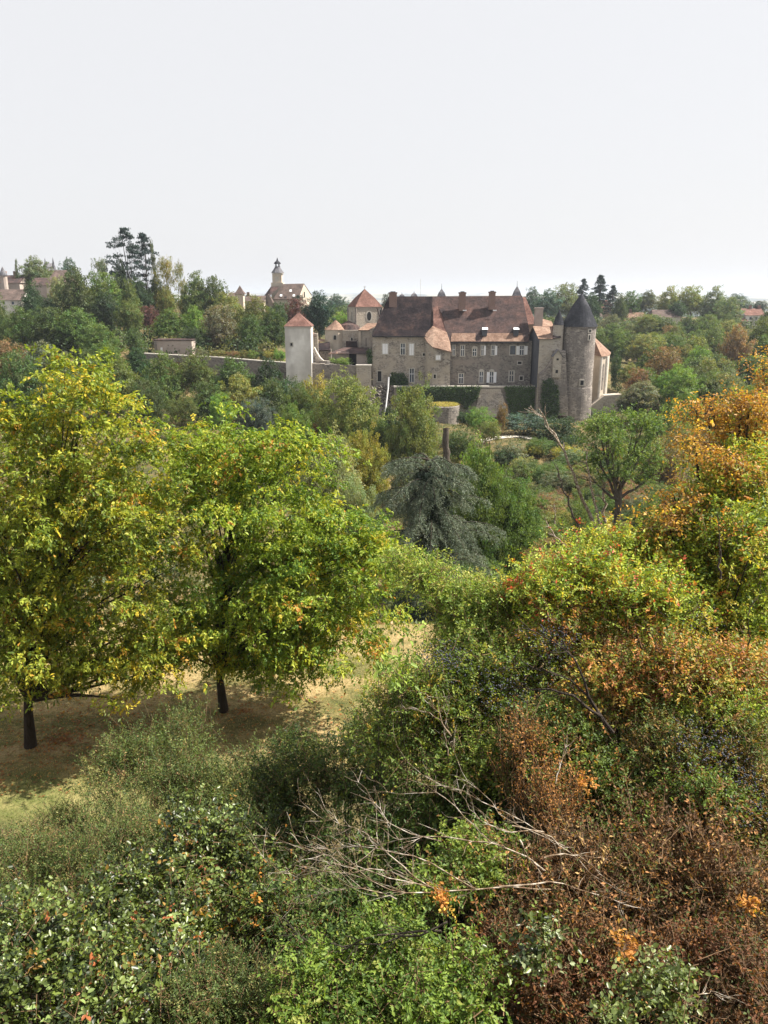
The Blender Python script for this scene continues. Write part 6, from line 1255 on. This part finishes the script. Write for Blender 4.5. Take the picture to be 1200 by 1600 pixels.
for i, (lab, l) in enumerate((
        ('forked dark stem rising among the rusty leaves on the right', [[(1073, 1090, 9), (1068, 1050, 9), (1058, 1010, 9), (1050, 975, 9.1)], [(1073, 1090, 9), (1078, 1050, 9), (1074, 1010, 9)]]),
        ('thin dark stem leaning left, left of the forked dark stem', [[(1045, 1060, 9), (1030, 1010, 9.1), (1010, 970, 9.2)]]),
        ('straight dark stem near the right edge above the rusty leaves', [[(1165, 1060, 8.8), (1170, 1000, 8.9), (1172, 940, 9)]]),
        ('dark upright stem inside the yellow-green young trees', [[(1126, 905, 9.6), (1125, 850, 9.8), (1122, 800, 10)]]))):
    fan(lab, l, 20 + i, .015, name='dead_sapling', m='bark_dark', side=4, sl=.4)
for i, (lab, l, r_) in enumerate((
        ('long pale twig running right from the dead fan through the withered shrub', [[(780, 1385, 5.8), (850, 1375, 5.9), (900, 1385, 6), (960, 1410, 6), (1010, 1420, 6)]], .01),
        ('pale twig bending down right above the long pale one', [[(850, 1340, 6.1), (900, 1330, 6.2), (930, 1360, 6.2), (980, 1400, 6.2)]], .008),
        ('thick whitish broken branch piece at the right end of the dead fan', [[(812, 1312, 6.2), (822, 1335, 6.15), (845, 1358, 6.1)]], .016),
        ('grey twig arching from the dead fan over the brown scrub', [[(800, 1290, 6.3), (850, 1300, 6.3), (900, 1340, 6.2), (950, 1390, 6.1)]], .008),
        ('upright pale twigs among the withered leaves at lower right', [[(960, 1500, 5.3), (985, 1470, 5.4), (975, 1440, 5.5), (970, 1400, 5.6)]], .007),
        ('reddish twig pointing to the right edge at the bottom', [[(1090, 1500, 5.3), (1140, 1480, 5.4), (1180, 1470, 5.5)]], .006),
        ('curved pale twig over the bottom right bramble', [[(1065, 1580, 4.7), (1085, 1555, 4.8), (1110, 1548, 4.9), (1130, 1560, 4.9)]], .006),
        ('short light twig standing beside the yellow-orange leaf spray', [[(868, 1225, 7.4), (880, 1185, 7.6), (885, 1160, 7.7)]], .008),
        ('curved brown twig in the middle of the right brown scrub', [[(1030, 1350, 6.1), (1035, 1320, 6.3), (1065, 1290, 6.5)]], .008),
        ('bare twig standing out of the blackthorn below the sapling', [[(700, 1180, 8), (697, 1140, 8.1), (700, 1105, 8.2)]], .008),
        ('yellowish bare twig forking left of the blackthorn', [[(705, 1150, 8), (680, 1115, 8.1), (645, 1105, 8.2)], [(705, 1150, 8), (672, 1095, 8.1), (665, 1082, 8.2)]], .009))):
    fan(lab, l, 40 + i, r_, name='bare_twig', m='deadwood' if i % 3 != 2 or i == 2 else 'twig', side=6, sl=.26)
# --- bank undergrowth, tones darkened to paint shade into the bush gaps, grass and fallen leaves on the lawn
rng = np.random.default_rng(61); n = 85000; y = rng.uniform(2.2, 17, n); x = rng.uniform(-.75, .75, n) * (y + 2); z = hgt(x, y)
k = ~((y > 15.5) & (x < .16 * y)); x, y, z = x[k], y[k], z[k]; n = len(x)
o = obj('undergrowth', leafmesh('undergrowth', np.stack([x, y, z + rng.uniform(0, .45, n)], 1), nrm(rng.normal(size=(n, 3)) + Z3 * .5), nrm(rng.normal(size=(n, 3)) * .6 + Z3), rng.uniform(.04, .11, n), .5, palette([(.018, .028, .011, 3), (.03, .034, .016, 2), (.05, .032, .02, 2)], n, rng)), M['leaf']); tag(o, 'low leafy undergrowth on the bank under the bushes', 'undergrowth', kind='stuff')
n = 90000; y = rng.uniform(13.5, 28.2, n); x = rng.uniform(-.62, .26, n) * y; k = (x < .14 * y + 1) & (y > 15.8 + np.clip((x + 4.5) * .5, 0, 2.9)); x, y = x[k], y[k]; n = len(x)
gn = np.sin(x * 1.1 + 2) * np.cos(y * 1.7) + np.sin(x * .4 + y * .6); pal1 = palette([(.3, .22, .1, 3), (.38, .28, .14, 2), (.22, .19, .07, 1)], n, rng); pal2 = palette([(.09, .12, .03, 3), (.14, .16, .045, 2)], n, rng)
gr = (gn + rng.normal(size=n) * .5 + np.clip(18 - y, 0, 3) * .9) > .75; C = np.where(gr[:, None], pal2, pal1) * rng.uniform(.75, 1.2, (n, 1))
o = obj('lawn_grass', leafmesh('lawn_grass', np.stack([x, y, hgt(x, y) - .005], 1), nrm(rng.normal(size=(n, 3)) * .8 + Z3), unit(n, rng), rng.uniform(.03, .085, n), .16, C), M['leaf']); tag(o, 'short dry grass of the straw-coloured lawn', 'grass', kind='stuff')
n = 2000; a = rng.uniform(0, 6.3, n); r = rng.uniform(0, 1, n) ** .9 * 3.4; b0 = hit(48, 1168); b1 = hit(350, 1118); w_ = rng.uniform(size=n) < .72
x = np.where(w_, b0[0] + .8, b1[0] + .6) + np.cos(a) * r; y = np.where(w_, b0[1] + .3, b1[1]) + np.sin(a) * r * .8; k = y > 16.2; x, y = x[k], y[k]; n = len(x)
o = obj('fallen_leaves', leafmesh('fallen_leaves', np.stack([x, y, hgt(x, y) + .02], 1), nrm(rng.normal(size=(n, 3)) * np.array([1, 1, .2])), nrm(rng.normal(size=(n, 3)) * .35 + Z3), rng.uniform(.06, .13, n), .5, palette([(.3, .13, .05, 3), (.2, .09, .04, 3), (.4, .22, .07, 1)], n, rng)), M['dry_leaf']); tag(o, 'brown fallen leaves scattered under the walnut trees', 'leaves', kind='stuff')
#HAZE
# ------------------------------------------------------------------ haze: even thin air round everything
hm = bpy.data.materials.new('haze'); hm.use_nodes = True; n_ = hm.node_tree.nodes; n_.clear()
pv = n_.new('ShaderNodeVolumePrincipled'); pv.inputs['Color'].default_value = (.8, .88, 1, 1); pv.inputs['Density'].default_value = .00016; pv.inputs['Anisotropy'].default_value = .3
ho = n_.new('ShaderNodeOutputMaterial'); hm.node_tree.links.new(pv.outputs[0], ho.inputs['Volume'])
hz = MB().box(-11000, 11000, -60, 9800, -120, 75).build('haze', hm); hz['kind'] = 'stuff'; hz['label'] = 'thin pale haze over the whole valley'; hz['category'] = 'haze'
